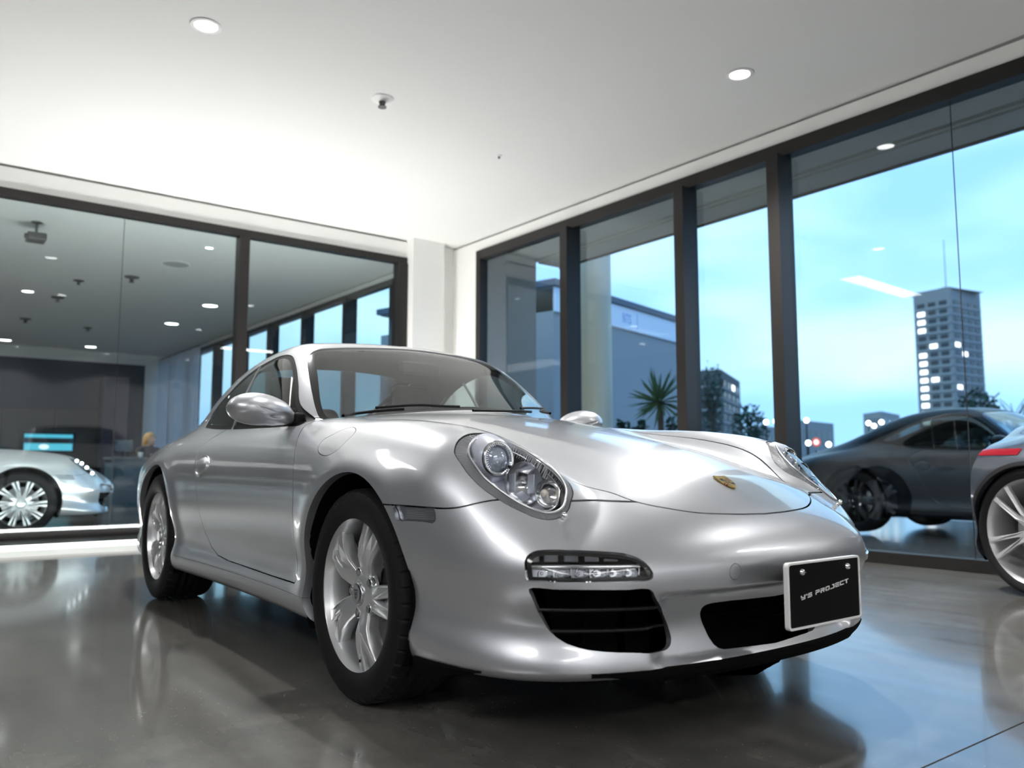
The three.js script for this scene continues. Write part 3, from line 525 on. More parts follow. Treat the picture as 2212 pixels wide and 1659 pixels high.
function makeWheel(parent, x, y, z, side, R0, w, spin, rot) {
  const G = new THREE.Group(); G.name = 'wheel'; G.position.set(x, y, z); G.rotation.y = (side > 0 ? 0 : PI) + (rot || 0); parent.add(G);
  part('tyre', tyreGeo(R0, w), M.rubber, G);
  const o = w / 2 - .012; // rim face offset
  const rim = [rimBarrel(w - .02).translate(0, 0, o)];
  for (let k = 0; k < 5; k++) rim.push(bendSpoke(wheelSpoke()).rotateZ(spin + k * 2 * PI / 5).translate(0, 0, o), bendSpoke(spokeWeb()).rotateZ(spin + k * 2 * PI / 5).translate(0, 0, o - .004));
  rim.push(lathe([[.0, -.052], [.075, -.052], [.082, -.046], [.078, -.036], [.062, -.028], [.045, -.02], [.038, -.018], [.034, -.02]], 64).rotateX(PI / 2).translate(0, 0, o));
  part('rim', rim, M.wheel, G);
  part('centre_cap', lathe([[0, .004], [.030, .003], [.034, 0], [.0345, -.012]], 48).rotateX(PI / 2).translate(0, 0, o - .012), M.satin, G);
  const crest = new THREE.CircleGeometry(.027, 40).translate(0, 0, o - .012 + .0048); part('cap_emblem', crest, std({ map: CREST_TEX, metalness: .6, roughness: .35 }), G, 'grey crest emblem');
  for (let k = 0; k < 5; k++) { const a = spin + (k + .5) * 2 * PI / 5; part('wheel_bolt', merge([cyl(.0105, .0105, .02, 6).rotateX(PI / 2), lathe([[.017, -.008], [.0165, .004], [.0125, .006]], 20).rotateX(PI / 2)]).translate(cos(a + PI / 2) * .065, sin(a + PI / 2) * .065, o - .03), M.satin, G); }
  // brake disc with drilled look, hat and caliper
  const disc = new THREE.Shape(); disc.absarc(0, 0, .159, 0, 2 * PI); for (let k = 0; k < 40; k++) { const a = k * 2 * PI / 40, r = .118 + (k % 4) * .0095, h = new THREE.Path(); h.absarc(cos(a) * r, sin(a) * r, .0035, 0, 2 * PI, true); disc.holes.push(h); } { const h = new THREE.Path(); h.absarc(0, 0, .085, 0, 2 * PI, true); disc.holes.push(h); }
  part('brake_disc', [new THREE.ExtrudeGeometry(disc, { depth: .024, bevelEnabled: false, curveSegments: 32 }).translate(0, 0, o - .12), lathe([[0, -.075], [.08, -.075], [.09, -.085], [.09, -.12]], 48).rotateX(PI / 2).translate(0, 0, o)], M.disc, G);
  part('brake_shield', lathe([[.06, -.128], [.199, -.128], [.2, -.134]], 48).rotateX(PI / 2).translate(0, 0, o), M.liner, G);  // black backing plate added to darken the gaps between the spokes
  const cal = new THREE.Shape(); cal.absarc(0, 0, .192, -.55, .55); cal.absarc(0, 0, .11, .55, -.55, true);
  part('brake_caliper', new THREE.ExtrudeGeometry(cal, { depth: .06, bevelEnabled: true, bevelSize: .006, bevelThickness: .006, bevelSegments: 3 }).rotateZ(side > 0 ? PI - .35 : .35).translate(0, 0, o - .14), M.caliper, G);
  part('valve_stem', tube([[0, .208, o - .05], [0, .2, o - .03], [0, .196, o - .012]], .0042, 8, 8).rotateZ(spin + PI + .45), M.rubber, G);
  return G;
}
makeWheel(coupe, 0, .322, .743, 1, .322, .233, -.33); makeWheel(coupe, 0, .322, -.743, -1, .322, .233, .5);
makeWheel(coupe, -2.35, .334, .757, 1, .334, .263, -.27); makeWheel(coupe, -2.35, .334, -.757, -1, .334, .263, .9);
// wheel wells
for (const [x, y, r, w] of [[.005, .335, .362, .30], [-2.35, .345, .374, .33]]) for (const s of [1, -1]) {
  const t0 = -.12 * PI, g = new THREE.CylinderGeometry(r, r, w, 48, 1, true, 0, 2 * PI).rotateX(PI / 2), back = new THREE.CircleGeometry(r, 48).translate(0, 0, -s * w / 2); void t0;
  part('wheel_liner', keepGeo(merge([g, back]).translate(x, y, s * (.868 - w / 2 - (x > -1 ? .012 : 0))), 1, .17), M.liner, coupe);
}
function keepGeo(g, axis, lo) { // drop triangles wholly below a height
  const p = g.attributes.position, n = g.attributes.normal, u = g.attributes.uv, P = [], N = [], U = [];
  for (let i = 0; i < p.count; i += 3) { let ok = false; for (let k = 0; k < 3; k++) if (p.array[(i + k) * 3 + axis] > lo) ok = true; if (ok) for (let k = 0; k < 3; k++) { const j = i + k; P.push(p.getX(j), max(p.getY(j), lo), p.getZ(j)); N.push(n.getX(j), n.getY(j), n.getZ(j)); U.push(u.getX(j), u.getY(j)); } }
  const r = new THREE.BufferGeometry(); r.setAttribute('position', new THREE.BufferAttribute(new Float32Array(P), 3)); r.setAttribute('normal', new THREE.BufferAttribute(new Float32Array(N), 3)); r.setAttribute('uv', new THREE.BufferAttribute(new Float32Array(U), 2)); return r;
}
tick('wheels');
// ---------- lamps, plate, mirrors, cabin of the coupe ----------
function mirrorGeo(g) {
  const q = g.clone(), p = q.attributes.position, n = q.attributes.normal;
  for (let i = 0; i < p.count; i++) { p.setZ(i, -p.getZ(i)); if (n) n.setZ(i, -n.getZ(i)); }
  if (q.index) { const a = q.index.array; for (let i = 0; i < a.length; i += 3) { const t = a[i]; a[i] = a[i + 1]; a[i + 1] = t; } }
  else for (const k of Object.keys(q.attributes)) { const b = q.attributes[k], s = b.itemSize; for (let i = 0; i < b.count; i += 3) for (let c = 0; c < s; c++) { const t = b.array[i * s + c]; b.array[i * s + c] = b.array[(i + 1) * s + c]; b.array[(i + 1) * s + c] = t; } }
  return q;
}
const both = (fn) => { for (const s of [1, -1]) fn(s, g => { if (Array.isArray(g)) g = merge(g); return s > 0 ? g : mirrorGeo(g); }); };
const deep = d => (x, y, z) => bodyField(x, y, z) + d;
// ray of the photograph met with the shell sunk by d metres
const sunk = (u, v, d) => onField(deep(d), u, v);
M.lampBowl = std({ color: rgb(.68, .71, .80), metalness: .5, roughness: .3 });  // sky reflection of the lamp cover is put into this lilac colour
M.lampGrey = std({ color: rgb(.30, .31, .33), metalness: .3, roughness: .5 });
M.bezel = std({ color: rgb(.34, .35, .37), metalness: .5, roughness: .42 });
M.led = std({ color: rgb(.75, .76, .78), metalness: 1, roughness: .15 });
M.projector = phy({ color: rgb(.42, .47, .56), roughness: .12, metalness: .45, clearcoat: 1 });  // light blue also stands for sky mirrored in the lamp cover
const loopOnBody = (reg, n, d) => { const fr = reg.fr, out = []; for (let i = 0; i < n; i++) { const p = reg.P[Math.round(i / n * reg.P.length) % reg.P.length]; let q = fr.from(p[0], p[1], 0); for (let k = 0; k < 6; k++) { const f = bodyField(...q) - d; const h = f / max(.4, normalAt(bodyField, ...q)[3] * (fr.n.x * normalAt(bodyField, ...q)[0] + fr.n.y * normalAt(bodyField, ...q)[1] + fr.n.z * normalAt(bodyField, ...q)[2])); q = [q[0] - fr.n.x * h, q[1] - fr.n.y * h, q[2] - fr.n.z * h]; } out.push(q); } return out; };
function byAngle(reg, n) { const P = reg.P, fr = R.lampLens.fr, A = P.map(p => { const q = fr.to(...reg.fr.from(p[0], p[1], 0)); return [atan2(q[1], q[0]), q[0], q[1]]; }).sort((a, b) => a[0] - b[0]); const out = []; for (let i = 0; i < n; i++) { const t = -PI + (i + .5) / n * 2 * PI; let k = A.findIndex(a => a[0] > t); if (k < 0) k = 0; const b = A[k], a = A[(k + A.length - 1) % A.length]; let s = (t - a[0]) / ((b[0] - a[0]) || 1); if (k === 0) s = .5; out.push([lerp(a[1], b[1], clamp(s, 0, 1)), lerp(a[2], b[2], clamp(s, 0, 1))]); } return out; }
function dropOn(fr, a, b, d) { let q = fr.from(a, b, .06); for (let k = 0; k < 40; k++) { const f = bodyField(...q) - d; if (abs(f) < 1e-5) break; q = [q[0] - fr.n.x * f * .7, q[1] - fr.n.y * f * .7, q[2] - fr.n.z * f * .7]; } return q; }
{
  const ringM = half(keep(keep(BODY, R.lampOuter), inv(R.lampLens)), 1), bez = toGeo(flange(offsetMesh(ringM, -.005), .03));
  const lens = toGeo(offsetMesh(half(keep(BODY, R.lampLens), 1), .001)), fr = R.lampLens.fr;
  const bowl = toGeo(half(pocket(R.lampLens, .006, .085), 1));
  const N = 190, o = byAngle(R.lampOuter, N), i_ = byAngle(R.lampLens, N), ribs = [];
  for (let k = 0; k < N; k++) {
    const wd = hypot(o[k][0] - i_[k][0], o[k][1] - i_[k][1]); if (wd < .006) continue;
    const A = dropOn(fr, lerp(o[k][0], i_[k][0], .1), lerp(o[k][1], i_[k][1], .1), -.0035), B = dropOn(fr, lerp(o[k][0], i_[k][0], .86), lerp(o[k][1], i_[k][1], .86), -.0035);
    ribs.push(tube([A, B], .0011, 1, 5));
  }
  const rimLoop = i_.map(p => dropOn(fr, p[0], p[1], .0005)), rim = tube(rimLoop, .0036, 132, 8, true), gasket = tube(o.map(p => dropOn(fr, p[0] * .992, p[1] * .992, -.004)), .0026, 132, 6, true);
  const fwd = new THREE.Vector3(1, .06, .08).normalize(), aim = g => g.applyQuaternion(new THREE.Quaternion().setFromUnitVectors(new THREE.Vector3(0, 0, 1), fwd));
  const pc = sunk(1076, 991, .03), rc = sunk(1132, 1044, .045), tc = sunk(1182, 1066, .03);
  const at = (g, p) => g.translate(...p);
  const proj = at(aim(merge([lathe([[.036, -.05], [.036, -.002], [.0385, .004], [.045, .007], [.048, .004], [.0485, -.004], [.05, -.055]], 56).rotateX(PI / 2), ...Array.from({ length: 44 }, (_, k) => { const a = k / 44 * 2 * PI; return box(.0016, .0085, .006).translate(0, .0415, .006).rotateZ(a); })])), pc);
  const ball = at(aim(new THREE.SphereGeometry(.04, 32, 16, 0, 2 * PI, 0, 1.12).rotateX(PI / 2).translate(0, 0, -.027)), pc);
  const shroud = at(aim(lathe([[.05, -.002], [.062, -.02], [.075, -.055]], 48).rotateX(PI / 2)), pc);
  const refl = at(aim(lathe([[.006, -.05], [.03, -.043], [.048, -.024], [.056, 0], [.058, .002]], 40).rotateX(PI / 2)), rc);
  const facets = []; for (let k = -1; k < 2; k += 2) facets.push(at(aim(box(.002, .05, .03).translate(k * .03, 0, -.012)), rc));
  const bulb = at(aim(lathe([[0, .006], [.007, .004], [.009, -.004], [.009, -.03]], 20).rotateX(PI / 2)), rc);
  const turn = at(aim(lathe([[.004, -.03], [.026, -.022], [.036, -.004], [.0375, 0]], 36).rotateX(PI / 2)), tc), tb = at(aim(new THREE.SphereGeometry(.011, 18, 12)), [tc[0] - .012, tc[1], tc[2]]);
  const brA = sunk(1100, 1008, .02), brB = sunk(1170, 1009, .02), bar = tube([brA, [(brA[0] + brB[0]) / 2 + .004, (brA[1] + brB[1]) / 2, (brA[2] + brB[2]) / 2], brB], .005, 10, 8);
  const innerRim = tube(i_.map(p => dropOn(fr, p[0] * .87, p[1] * .9, -.022)), .0028, 120, 6, true);
  both((s, m) => {
    const g = part('headlight', m(bez.clone()), M.bezel, coupe, 'oval headlight under a clear cover with a grey ribbed surround');
    part('bezel_ribs', m(ribs), M.bezel, g); part('gasket', m(gasket), M.seal, g); part('lens_rim', m(rim), M.satin, g);
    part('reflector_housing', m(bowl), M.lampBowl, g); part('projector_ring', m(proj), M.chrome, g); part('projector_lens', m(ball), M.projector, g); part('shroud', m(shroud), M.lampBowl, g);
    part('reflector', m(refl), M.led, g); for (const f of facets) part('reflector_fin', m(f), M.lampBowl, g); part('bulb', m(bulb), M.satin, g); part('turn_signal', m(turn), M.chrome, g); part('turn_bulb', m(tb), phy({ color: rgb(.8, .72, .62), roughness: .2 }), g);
    part('chrome_bar', m(bar), M.chrome, g); part('inner_rim', m(innerRim), M.chrome, g); part('lamp_cover', m(lens), M.lens, g, 'clear lamp cover');
    // washer nozzle below the lamp
    const c = onField(bodyField, 1216, 1119), n = normalAt(bodyField, ...c);
    part('washer_nozzle', m([new THREE.SphereGeometry(.0085, 20, 14).translate(c[0] + n[0] * .012, c[1] + n[1] * .012, c[2] + n[2] * .012), cyl(.006, .009, .014, 16).applyQuaternion(new THREE.Quaternion().setFromUnitVectors(new THREE.Vector3(0, 1, 0), V3(n.slice(0, 3)))).translate(c[0] + n[0] * .004, c[1] + n[1] * .004, c[2] + n[2] * .004)]), M.chrome, coupe);
    // side marker
    const mk = half(keep(BODY, (x, y, z) => R.marker(x, y, z) + .001), 1), g2 = part('side_marker', m(toGeo(flange(offsetMesh(mk, -.001), .01))), M.lens, coupe, 'clear side marker lamp');
    part('marker_base', m(toGeo(offsetMesh(mk, -.014))), M.satin, g2);
    const mb = []; for (let k = 0; k < 6; k++) { const y = .571 + k * .0052; const A = onField(bodyField, 0, 0); void A; mb.push(tube([.34, .37, .40, .43, .45].map(x => { let z = .8; for (let q = 0; q < 30; q++) z -= bodyField(x, y, z) * .8; return [x, y, z - .010]; }), .0016, 8, 5)); }
    part('marker_ribs', m(mb), M.satin, g2);
  });
}
tick('headlights');
const surfX = (y, z, d = 0) => { let a = .3, b = 1.1; for (let i = 0; i < 30; i++) { const m = (a + b) / 2; if (bodyField(m, y, z) < d) a = m; else b = m; } return a; };
// day-running lamps and the slatted intakes
both((s, m) => {
  const fogM = half(keep(BODY, (x, y, z) => R.fog(x, y, z) + .004), 1);
  const g = part('daytime_lamp', m(toGeo(half(pocket(R.fog, .012, .06), 1))), M.black, coupe, 'clear daytime running lamp with a row of six diodes');
  part('lamp_cover', m(toGeo(offsetMesh(fogM, -.007))), M.lens, g);
  part('lamp_frame', m(toGeo(offsetMesh(half(keep(keep(BODY, (x, y, z) => R.fog(x, y, z) + .003), (x, y, z) => -R.fog(x, y, z) - .011), 1), -.006))), M.blackGloss, g);
  const zA = .722, zB = .497;
  const rail = []; for (let i = 0; i <= 12; i++) { const z = lerp(zA, zB, i / 12); rail.push([surfX(.467, z) - .02, .467, z]); }
  part('chrome_strip', m(tube(rail, .0055, 24, 8)), M.chrome, g); part('chrome_lip', m(tube(rail.map(([x, y, z]) => [x + .004, y - .029, z - .004]), .0028, 24, 6)), M.chrome, g);
  for (let k = 0; k < 6; k++) {
    const z = lerp(zA - .012, zB - .002, (k + .5) / 6), x = surfX(.449, z) - .036, n = normalAt(bodyField, surfX(.449, z), .449, z);
    const q = new THREE.Quaternion().setFromUnitVectors(new THREE.Vector3(0, 0, 1), new THREE.Vector3(.9, 0, n[2] * .4).normalize());
    part('diode', m([lathe([[.003, -.018], [.010, -.012], [.0155, 0], [.017, .008]], 20).rotateX(PI / 2).scale(1.05, .8, 1).applyQuaternion(q).translate(x, .449, z), new THREE.SphereGeometry(.0045, 12, 8).translate(x - .008, .449, z), box(.02, .028, .0022).rotateY(-.5).translate(x + .01, .449, z - .018)]), M.led, g);
  }
  { const P = [], I = []; rail.forEach(([x, y, z], i) => { P.push(x - .026, y - .004, z, x - .02, y - .034, z); if (i) { const a = 2 * i - 2; I.push(a, a + 1, a + 2, a + 1, a + 3, a + 2); } }); const q = new THREE.BufferGeometry(); q.setAttribute('position', new THREE.BufferAttribute(new Float32Array(P), 3)); q.setIndex(I); q.computeVertexNormals(); part('reflector_tray', m(q), M.led, g); }
  for (let k = 0; k < 5; k++) { const z = lerp(zA, zB + .02, (k + .5) / 5); part('upper_facet', m(rbox(.012, .02, .036, .003).rotateY(-.6).translate(surfX(.487, z) - .05, .485, z)), M.lampGrey, g); }
  const ik = part('air_intake', m(toGeo(half(pocket((x, y, z) => R.intake(x, y, z) - .001, .02, .1), 1))), M.liner, coupe, 'black slatted lower intake');
  for (const y of [.362, .307]) {
    const rows = []; for (let i = 0; i <= 20; i++) { const z = lerp(.365, .72, i / 20); if (R.intake(.8, y, z) < -.001) rows.push([surfX(y, z) - .012, z]); }
    const P = [], I = []; rows.forEach(([x, z], i) => { for (const [dx, dy] of [[.003, .0035], [.005, 0], [.003, -.0035], [-.055, -.008], [-.055, -.002]]) P.push(x + dx, y + dy - (dx > 0 ? 0 : .0), z); if (i) for (let q = 0; q < 5; q++) { const a = (i - 1) * 5 + q, b = (i - 1) * 5 + (q + 1) % 5; I.push(a, b, a + 5, b, b + 5, a + 5); } });
    const sg = new THREE.BufferGeometry(); sg.setAttribute('position', new THREE.BufferAttribute(new Float32Array(P), 3)); sg.setIndex(I); const ng = sg.toNonIndexed(); ng.computeVertexNormals();
    part('slat', m(ng), M.grille, ik);
  }
  part('grille_strut', m(box(.02, .13, .008).rotateX(-.12).translate(surfX(.33, .57) - .08, .33, .565)), M.liner, ik);
});
{
  const g = part('centre_intake', toGeo(pocket((x, y, z) => R.mid(x, y, z) - .001, .02, .12)), M.liner, coupe, 'black centre intake behind the plate');
  for (let k = 0; k < 3; k++) part('slat', rbox(.02, .004, .5, .0015).translate(.79, .27 + k * .03, 0), M.liner, g);
  // black lip under the nose and deflectors before the front wheels
  const sweep = (pts, prof, outward, taper) => { const P = [], I = [], n = prof.length; pts.forEach((p, i) => { const o = outward(p); const tp = taper(i / (pts.length - 1)); prof.forEach(([a, h]) => P.push(p[0] + o[0] * a, h < .2 ? lerp(.2, h, tp) : h, p[1] + o[1] * a)); if (i) for (let q = 0; q < n; q++) { const a = (i - 1) * n + q, b = (i - 1) * n + (q + 1) % n; I.push(a, b, a + n, b, b + n, a + n); } }); const s = new THREE.BufferGeometry(); s.setAttribute('position', new THREE.BufferAttribute(new Float32Array(P), 3)); s.setIndex(I); const t = s.toNonIndexed(); t.computeVertexNormals(); return t; };
  const L = []; for (let i = 0; i <= 48; i++) { const z = lerp(-.60, .60, i / 48); L.push([surfX(.206, z), z]); }
  const outN = p => { const n = normalAt(bodyField, p[0], .25, p[1]), l = hypot(n[0], n[2]); return [n[0] / l, n[2] / l]; };
  part('spoiler_lip', sweep(L, [[-.004, .214], [.004, .209], [.001, .192], [-.01, .178], [-.09, .174], [-.09, .19]], outN, t => sstep(0, .14, t) * sstep(1, .86, t)), M.liner, bumper, 'black lower spoiler lip');
  both((s, m) => {
    const D = []; for (let i = 0; i <= 14; i++) { const x = lerp(.352, .60, i / 14); let z = .8; for (let q = 0; q < 40; q++) z -= bodyField(x, .21, z) * .6; D.push([x, z]); }
    part('air_deflector', m(sweep(D, [[-.004, .205], [.001, .196], [-.006, .145], [-.03, .145], [-.04, .205]], outN, t => 1 - t)), M.liner, bumper);
  });
}
// plate with its holder
{
  const px = 1.0536, py = .3842, g = part('licence_plate', rbox(.008, .157, .322, .003).translate(px - .002, py, 0), phy({ color: rgb(.003, .003, .0035), roughness: .5, specularIntensity: .2 }), coupe, 'black plate with white letters');
  const fs = new THREE.Shape(), rr = (p, w, h, r) => { p.moveTo(-w + r, -h); p.lineTo(w - r, -h); p.quadraticCurveTo(w, -h, w, -h + r); p.lineTo(w, h - r); p.quadraticCurveTo(w, h, w - r, h); p.lineTo(-w + r, h); p.quadraticCurveTo(-w, h, -w, h - r); p.lineTo(-w, -h + r); p.quadraticCurveTo(-w, -h, -w + r, -h); };
  rr(fs, .1655, .083, .012); const hole = new THREE.Path(); rr(hole, .1618, .0793, .010); fs.holes.push(hole);
  part('plate_frame', new THREE.ExtrudeGeometry(fs, { depth: .012, bevelEnabled: true, bevelSize: .001, bevelThickness: .001, bevelSegments: 2 }).rotateY(PI / 2).translate(px - .009, py, 0), std({ color: rgb(.8, .8, .8), roughness: .35 }), g, 'white plate frame');
  part('plate_bracket', rbox(.085, .06, .07, .008).translate(px - .055, py + .03, 0), M.black, g);
  for (const z of [.105, -.105]) part('plate_screw', merge([lathe([[0, .007], [.006, .006], [.0085, .002], [.009, -.002]], 20).rotateZ(-PI / 2), box(.004, .002, .012, .006, 0, 0)]).translate(px + .003, py + .058, z), M.chrome, g);
  // lettering: strokes on a 5 x 5 cell, [x, y, w, h]
  const T = .9, F = { Y: [[0, 1.9, T, 3.1], [4.1, 1.0, T, 4], [0, 1.9, 5, T], [.6, 0, 4.4, T]], "'": [[0, 3.6, T, 1.4]], S: [[0, 4.1, 5, T], [0, 2.1, T, 2.9], [0, 2.1, 5, T], [4.1, 0, T, 2.5], [0, 0, 5, T]], P: [[0, 0, T, 2.4], [0, 4.1, 5, T], [4.1, 1.9, T, 3.1], [0, 1.9, 5, T]], R: [[0, 4.1, 5, T], [4.1, 2.2, T, 2.8], [0, 2.2, 5, T], [0, 0, T, 2.6], [3.4, 0, T, 2.4]], O: [[0, 0, 5, T], [0, 4.1, 5, T], [0, 0, T, 5], [4.1, 0, T, 5]], J: [[4.1, 0, T, 5], [0, 0, 5, T], [2.6, 4.1, 2.4, T]], E: [[0, 0, 5, T], [0, 2.05, 5, T], [0, 4.1, 5, T], [0, 0, T, 2.6]], C: [[0, 0, 5, T], [0, 4.1, 5, T], [0, 0, T, 5]], T: [[0, 4.1, 5, T], [2.1, 0, T, 5]] };
  const txt = "Y'S PROJECT", cw = .0186, u = .0036, v = .0021; let cx = 0; const adv = [...txt].map(c => c === "'" ? .3 : c === ' ' ? .55 : 1.0), tot = adv.reduce((a, b) => a + b, 0) * (cw + .0042), L = [];
  [...txt].forEach((c, i) => { if (F[c]) for (const [a, b, w, h] of F[c]) L.push(box(.0016, h * v, w * u, 0, (b + h / 2) * v, -(a + w / 2) * u - cx)); cx += adv[i] * (cw + .0042); });
  part('lettering', merge(L).applyMatrix4(new THREE.Matrix4().set(1, 0, 0, 0, 0, 1, -.12, 0, 0, 0, 1, 0, 0, 0, 0, 1)).translate(px + .0028, py - .012, tot / 2), std({ color: rgb(.85, .85, .85), roughness: .5 }), g);
}
// badge on the hood
{
  const c = onField(bodyField, 1577, 1043); c[2] = 0; let y = .7; for (let i = 0; i < 40; i++) y -= bodyField(c[0], y, 0) * .7; const n = normalAt(bodyField, c[0], y, 0);
  const s = new THREE.Shape(); s.moveTo(-.024, .034); s.quadraticCurveTo(0, .028, .024, .034); s.quadraticCurveTo(.029, -.004, .018, -.02); s.quadraticCurveTo(.01, -.029, 0, -.034); s.quadraticCurveTo(-.01, -.029, -.018, -.02); s.quadraticCurveTo(-.029, -.004, -.024, .034);
  const cv = document.createElement('canvas'); cv.width = 96; cv.height = 128; const k = cv.getContext('2d'); k.fillStyle = '#b59a58'; k.fillRect(0, 0, 96, 128); k.fillStyle = '#7b1f1c'; for (const [a, b] of [[10, 34], [54, 74]]) for (let i = 0; i < 3; i++) k.fillRect(a === 10 ? 56 : 10, b + i * 12 - 4, 32, 5); k.fillStyle = '#26231c'; k.fillRect(14, 36, 26, 22); k.fillRect(56, 78, 24, 18); k.fillRect(36, 48, 24, 32); k.fillStyle = '#c8b070'; k.fillRect(44, 54, 9, 20); const t = new THREE.CanvasTexture(cv); t.colorSpace = THREE.SRGBColorSpace;
  const g = new THREE.ExtrudeGeometry(s, { depth: .0025, bevelEnabled: true, bevelSize: .0012, bevelThickness: .0012, bevelSegments: 2, curveSegments: 10 }), p = g.attributes.position, uv = g.attributes.uv; for (let i = 0; i < p.count; i++) uv.setXY(i, (p.getX(i) + .03) / .06, (p.getY(i) + .036) / .072);
  const nn = V3(n.slice(0, 3)), up = new THREE.Vector3(-nn.y, nn.x, 0), rt = new THREE.Vector3().crossVectors(up, nn);
  part('hood_badge', g.applyMatrix4(new THREE.Matrix4().makeBasis(rt, up, nn)).translate(c[0] + nn.x * .002, y + nn.y * .002, 0), std({ map: t, metalness: .7, roughness: .3 }), hood, 'gilded shield badge');
}
// door mirrors
{
  const ell = (x, y, z, c, r) => { const a = (x - c[0]) / r[0], b = (y - c[1]) / r[1], d = (z - c[2]) / r[2]; return (hypot(a, b, d) - 1) * min(...r); };
  const cap = (x, y, z, A, B, ra, rb) => { const ab = [B[0] - A[0], B[1] - A[1], B[2] - A[2]], w = [x - A[0], y - A[1], z - A[2]], t = clamp((w[0] * ab[0] + w[1] * ab[1] + w[2] * ab[2]) / (ab[0] ** 2 + ab[1] ** 2 + ab[2] ** 2), 0, 1); return hypot(w[0] - ab[0] * t, w[1] - ab[1] * t, (w[2] - ab[2] * t)) - lerp(ra, rb, t); };
  const C = [-.872, .937, .875];
  const F = (x, y, z) => {
    let d = ell(x, y, z, C, [.09, .064, .108]);
    d = smin(d, ell(x, y, z, [-.878, .928, .80], [.052, .040, .075]), .045);
    d = smin(d, cap(x, y, z, [-.88, .908, .79], [-.885, .9, .70], .026, .021), .03);
    d = smax(d, -.908 - x + (z < .76 ? -.1 : 0), .02);
    d = smax(d, .5 * (.889 - y) + .25 * (x + .82) - .008, .02);                   // chamfered underside
    d = smax(d, -ell(x, y, z, [-.80, .908, .775], [.035, .012, .055]), .008);      // hollow in the foot
    return smax(d, -cap(x, y, z, [-.779, .943, .90], [-.795, .915, .80], .0015, .006), .006);     // crease along the flank
  };
  const S = surfaceNets(F, [-1.02, .84, .66], [-.74, 1.03, 1.02], .005), g0 = toGeo(S);
  both((s, m) => {
    const g = part('door_mirror', m(g0.clone()), M.paint, coupe, 'silver teardrop door mirror');
    const gl = new THREE.CircleGeometry(1, 40).scale(.098, .052, 1).rotateY(-PI / 2).translate(-.911, .938, .872); part('mirror_glass', m(gl), M.chrome, g);
    part('mirror_base', m(rbox(.10, .055, .05, .012).rotateY(.25).translate(-.895, .9, .70)), M.black, g);
  });
}
// wipers
{
  const lay = (px, d) => px.map(([u, v]) => { const p = onField(bodyField, u, v) || onField(bodyField, u - 25, v + 8), n = normalAt(bodyField, ...p); return [p[0] + n[0] * d, p[1] + n[1] * d, p[2] + n[2] * d]; });
  const W = (a, b) => { const g = part('wiper', tube(lay(a, .012), .006, 40, 6), M.black, coupe); part('wiper_arm', tube(lay(b, .026), .0055, 40, 6), M.black, g); };
  W(crop(640, 720, 3.253, [[335, 600], [430, 580], [560, 565], [680, 556], [760, 552]]), crop(640, 720, 3.253, [[560, 562], [700, 552], [800, 546], [900, 546], [1020, 556], [1150, 560]]));
  W(crop(640, 720, 3.253, [[1240, 562], [1400, 563], [1560, 565], [1640, 566]]), crop(640, 720, 3.253, [[1560, 563], [1640, 556], [1720, 558], [1800, 568], [1860, 580]]));
}
// cabin: dark lining inside the shell, dash, seats, wheel
{
  let lin = keep(BODY, (x, y, z) => max(x + .47, (y > .9 && abs(z) < .74 ? -2.8 : -1.93) - x, .42 - y)); for (const k of ['wind', 'rear', 'sideWin']) lin = keep(lin, (x, y, z) => -R[k](x, y, z) - .004);
  part('cabin_lining', toGeo(offsetMesh(lin, -.022)), M.trim, coupe);
  part('cabin_floor', rbox(2.2, .03, 1.5, .01).translate(-1.55, .26, 0), M.trim, coupe);
  const ds = new THREE.Shape(); ds.moveTo(-.56, .62); ds.lineTo(-.62, .865); ds.quadraticCurveTo(-.75, .885, -.95, .87); ds.quadraticCurveTo(-1.02, .83, -.98, .72); ds.lineTo(-.9, .55); ds.closePath();
  const dash = part('dashboard', new THREE.ExtrudeGeometry(ds, { depth: 1.2, bevelEnabled: true, bevelSize: .015, bevelThickness: .03, bevelSegments: 3, curveSegments: 8 }).translate(0, 0, -.6), M.trim, coupe);
  part('instrument_hood', new THREE.CylinderGeometry(.17, .17, .14, 32, 1, false, 0, PI).rotateX(PI / 2).rotateY(PI / 2).rotateX(0).scale(1, .55, 1).translate(-.93, .86, -.36), M.trim, dash);
  const sw = part('steering_wheel', new THREE.TorusGeometry(.185, .015, 14, 48).rotateY(PI / 2).rotateZ(.42).translate(-1.1, .83, -.36), M.black, coupe);
  part('wheel_boss', merge([cyl(.055, .06, .05, 24).rotateZ(PI / 2), rbox(.015, .03, .34, .006), rbox(.015, .16, .04, .006, 0, -.08, 0)]).rotateZ(.42).translate(-1.095, .83, -.36), M.black, sw);
  const leather = std({ color: rgb(.022, .022, .024), roughness: .5 });
  for (const s of [1, -1]) {
    const g = part('seat', rbox(.52, .16, .5, .06, 0, 0, 0, 4).rotateZ(.08).translate(-1.38, .42, s * .36), leather, coupe);
    part('backrest', rbox(.13, .60, .48, .055, 0, 0, 0, 4).rotateZ(.3).translate(-1.68, .72, s * .36), leather, g);
    part('headrest', rbox(.09, .19, .24, .04, 0, 0, 0, 4).rotateZ(.24).translate(-1.795, 1.08, s * .36), leather, g);
    part('rear_seat', rbox(.12, .4, .42, .05).rotateZ(.5).translate(-2.3, .72, s * .3), leather, coupe);
  }
  part('parcel_shelf', rbox(.5, .03, 1.05, .01).translate(-2.62, .86, 0), M.trim, coupe);
  part('interior_mirror', rbox(.03, .06, .23, .014).rotateY(.1).translate(-1.08, 1.18, 0), M.black, coupe);
}
tick('details');

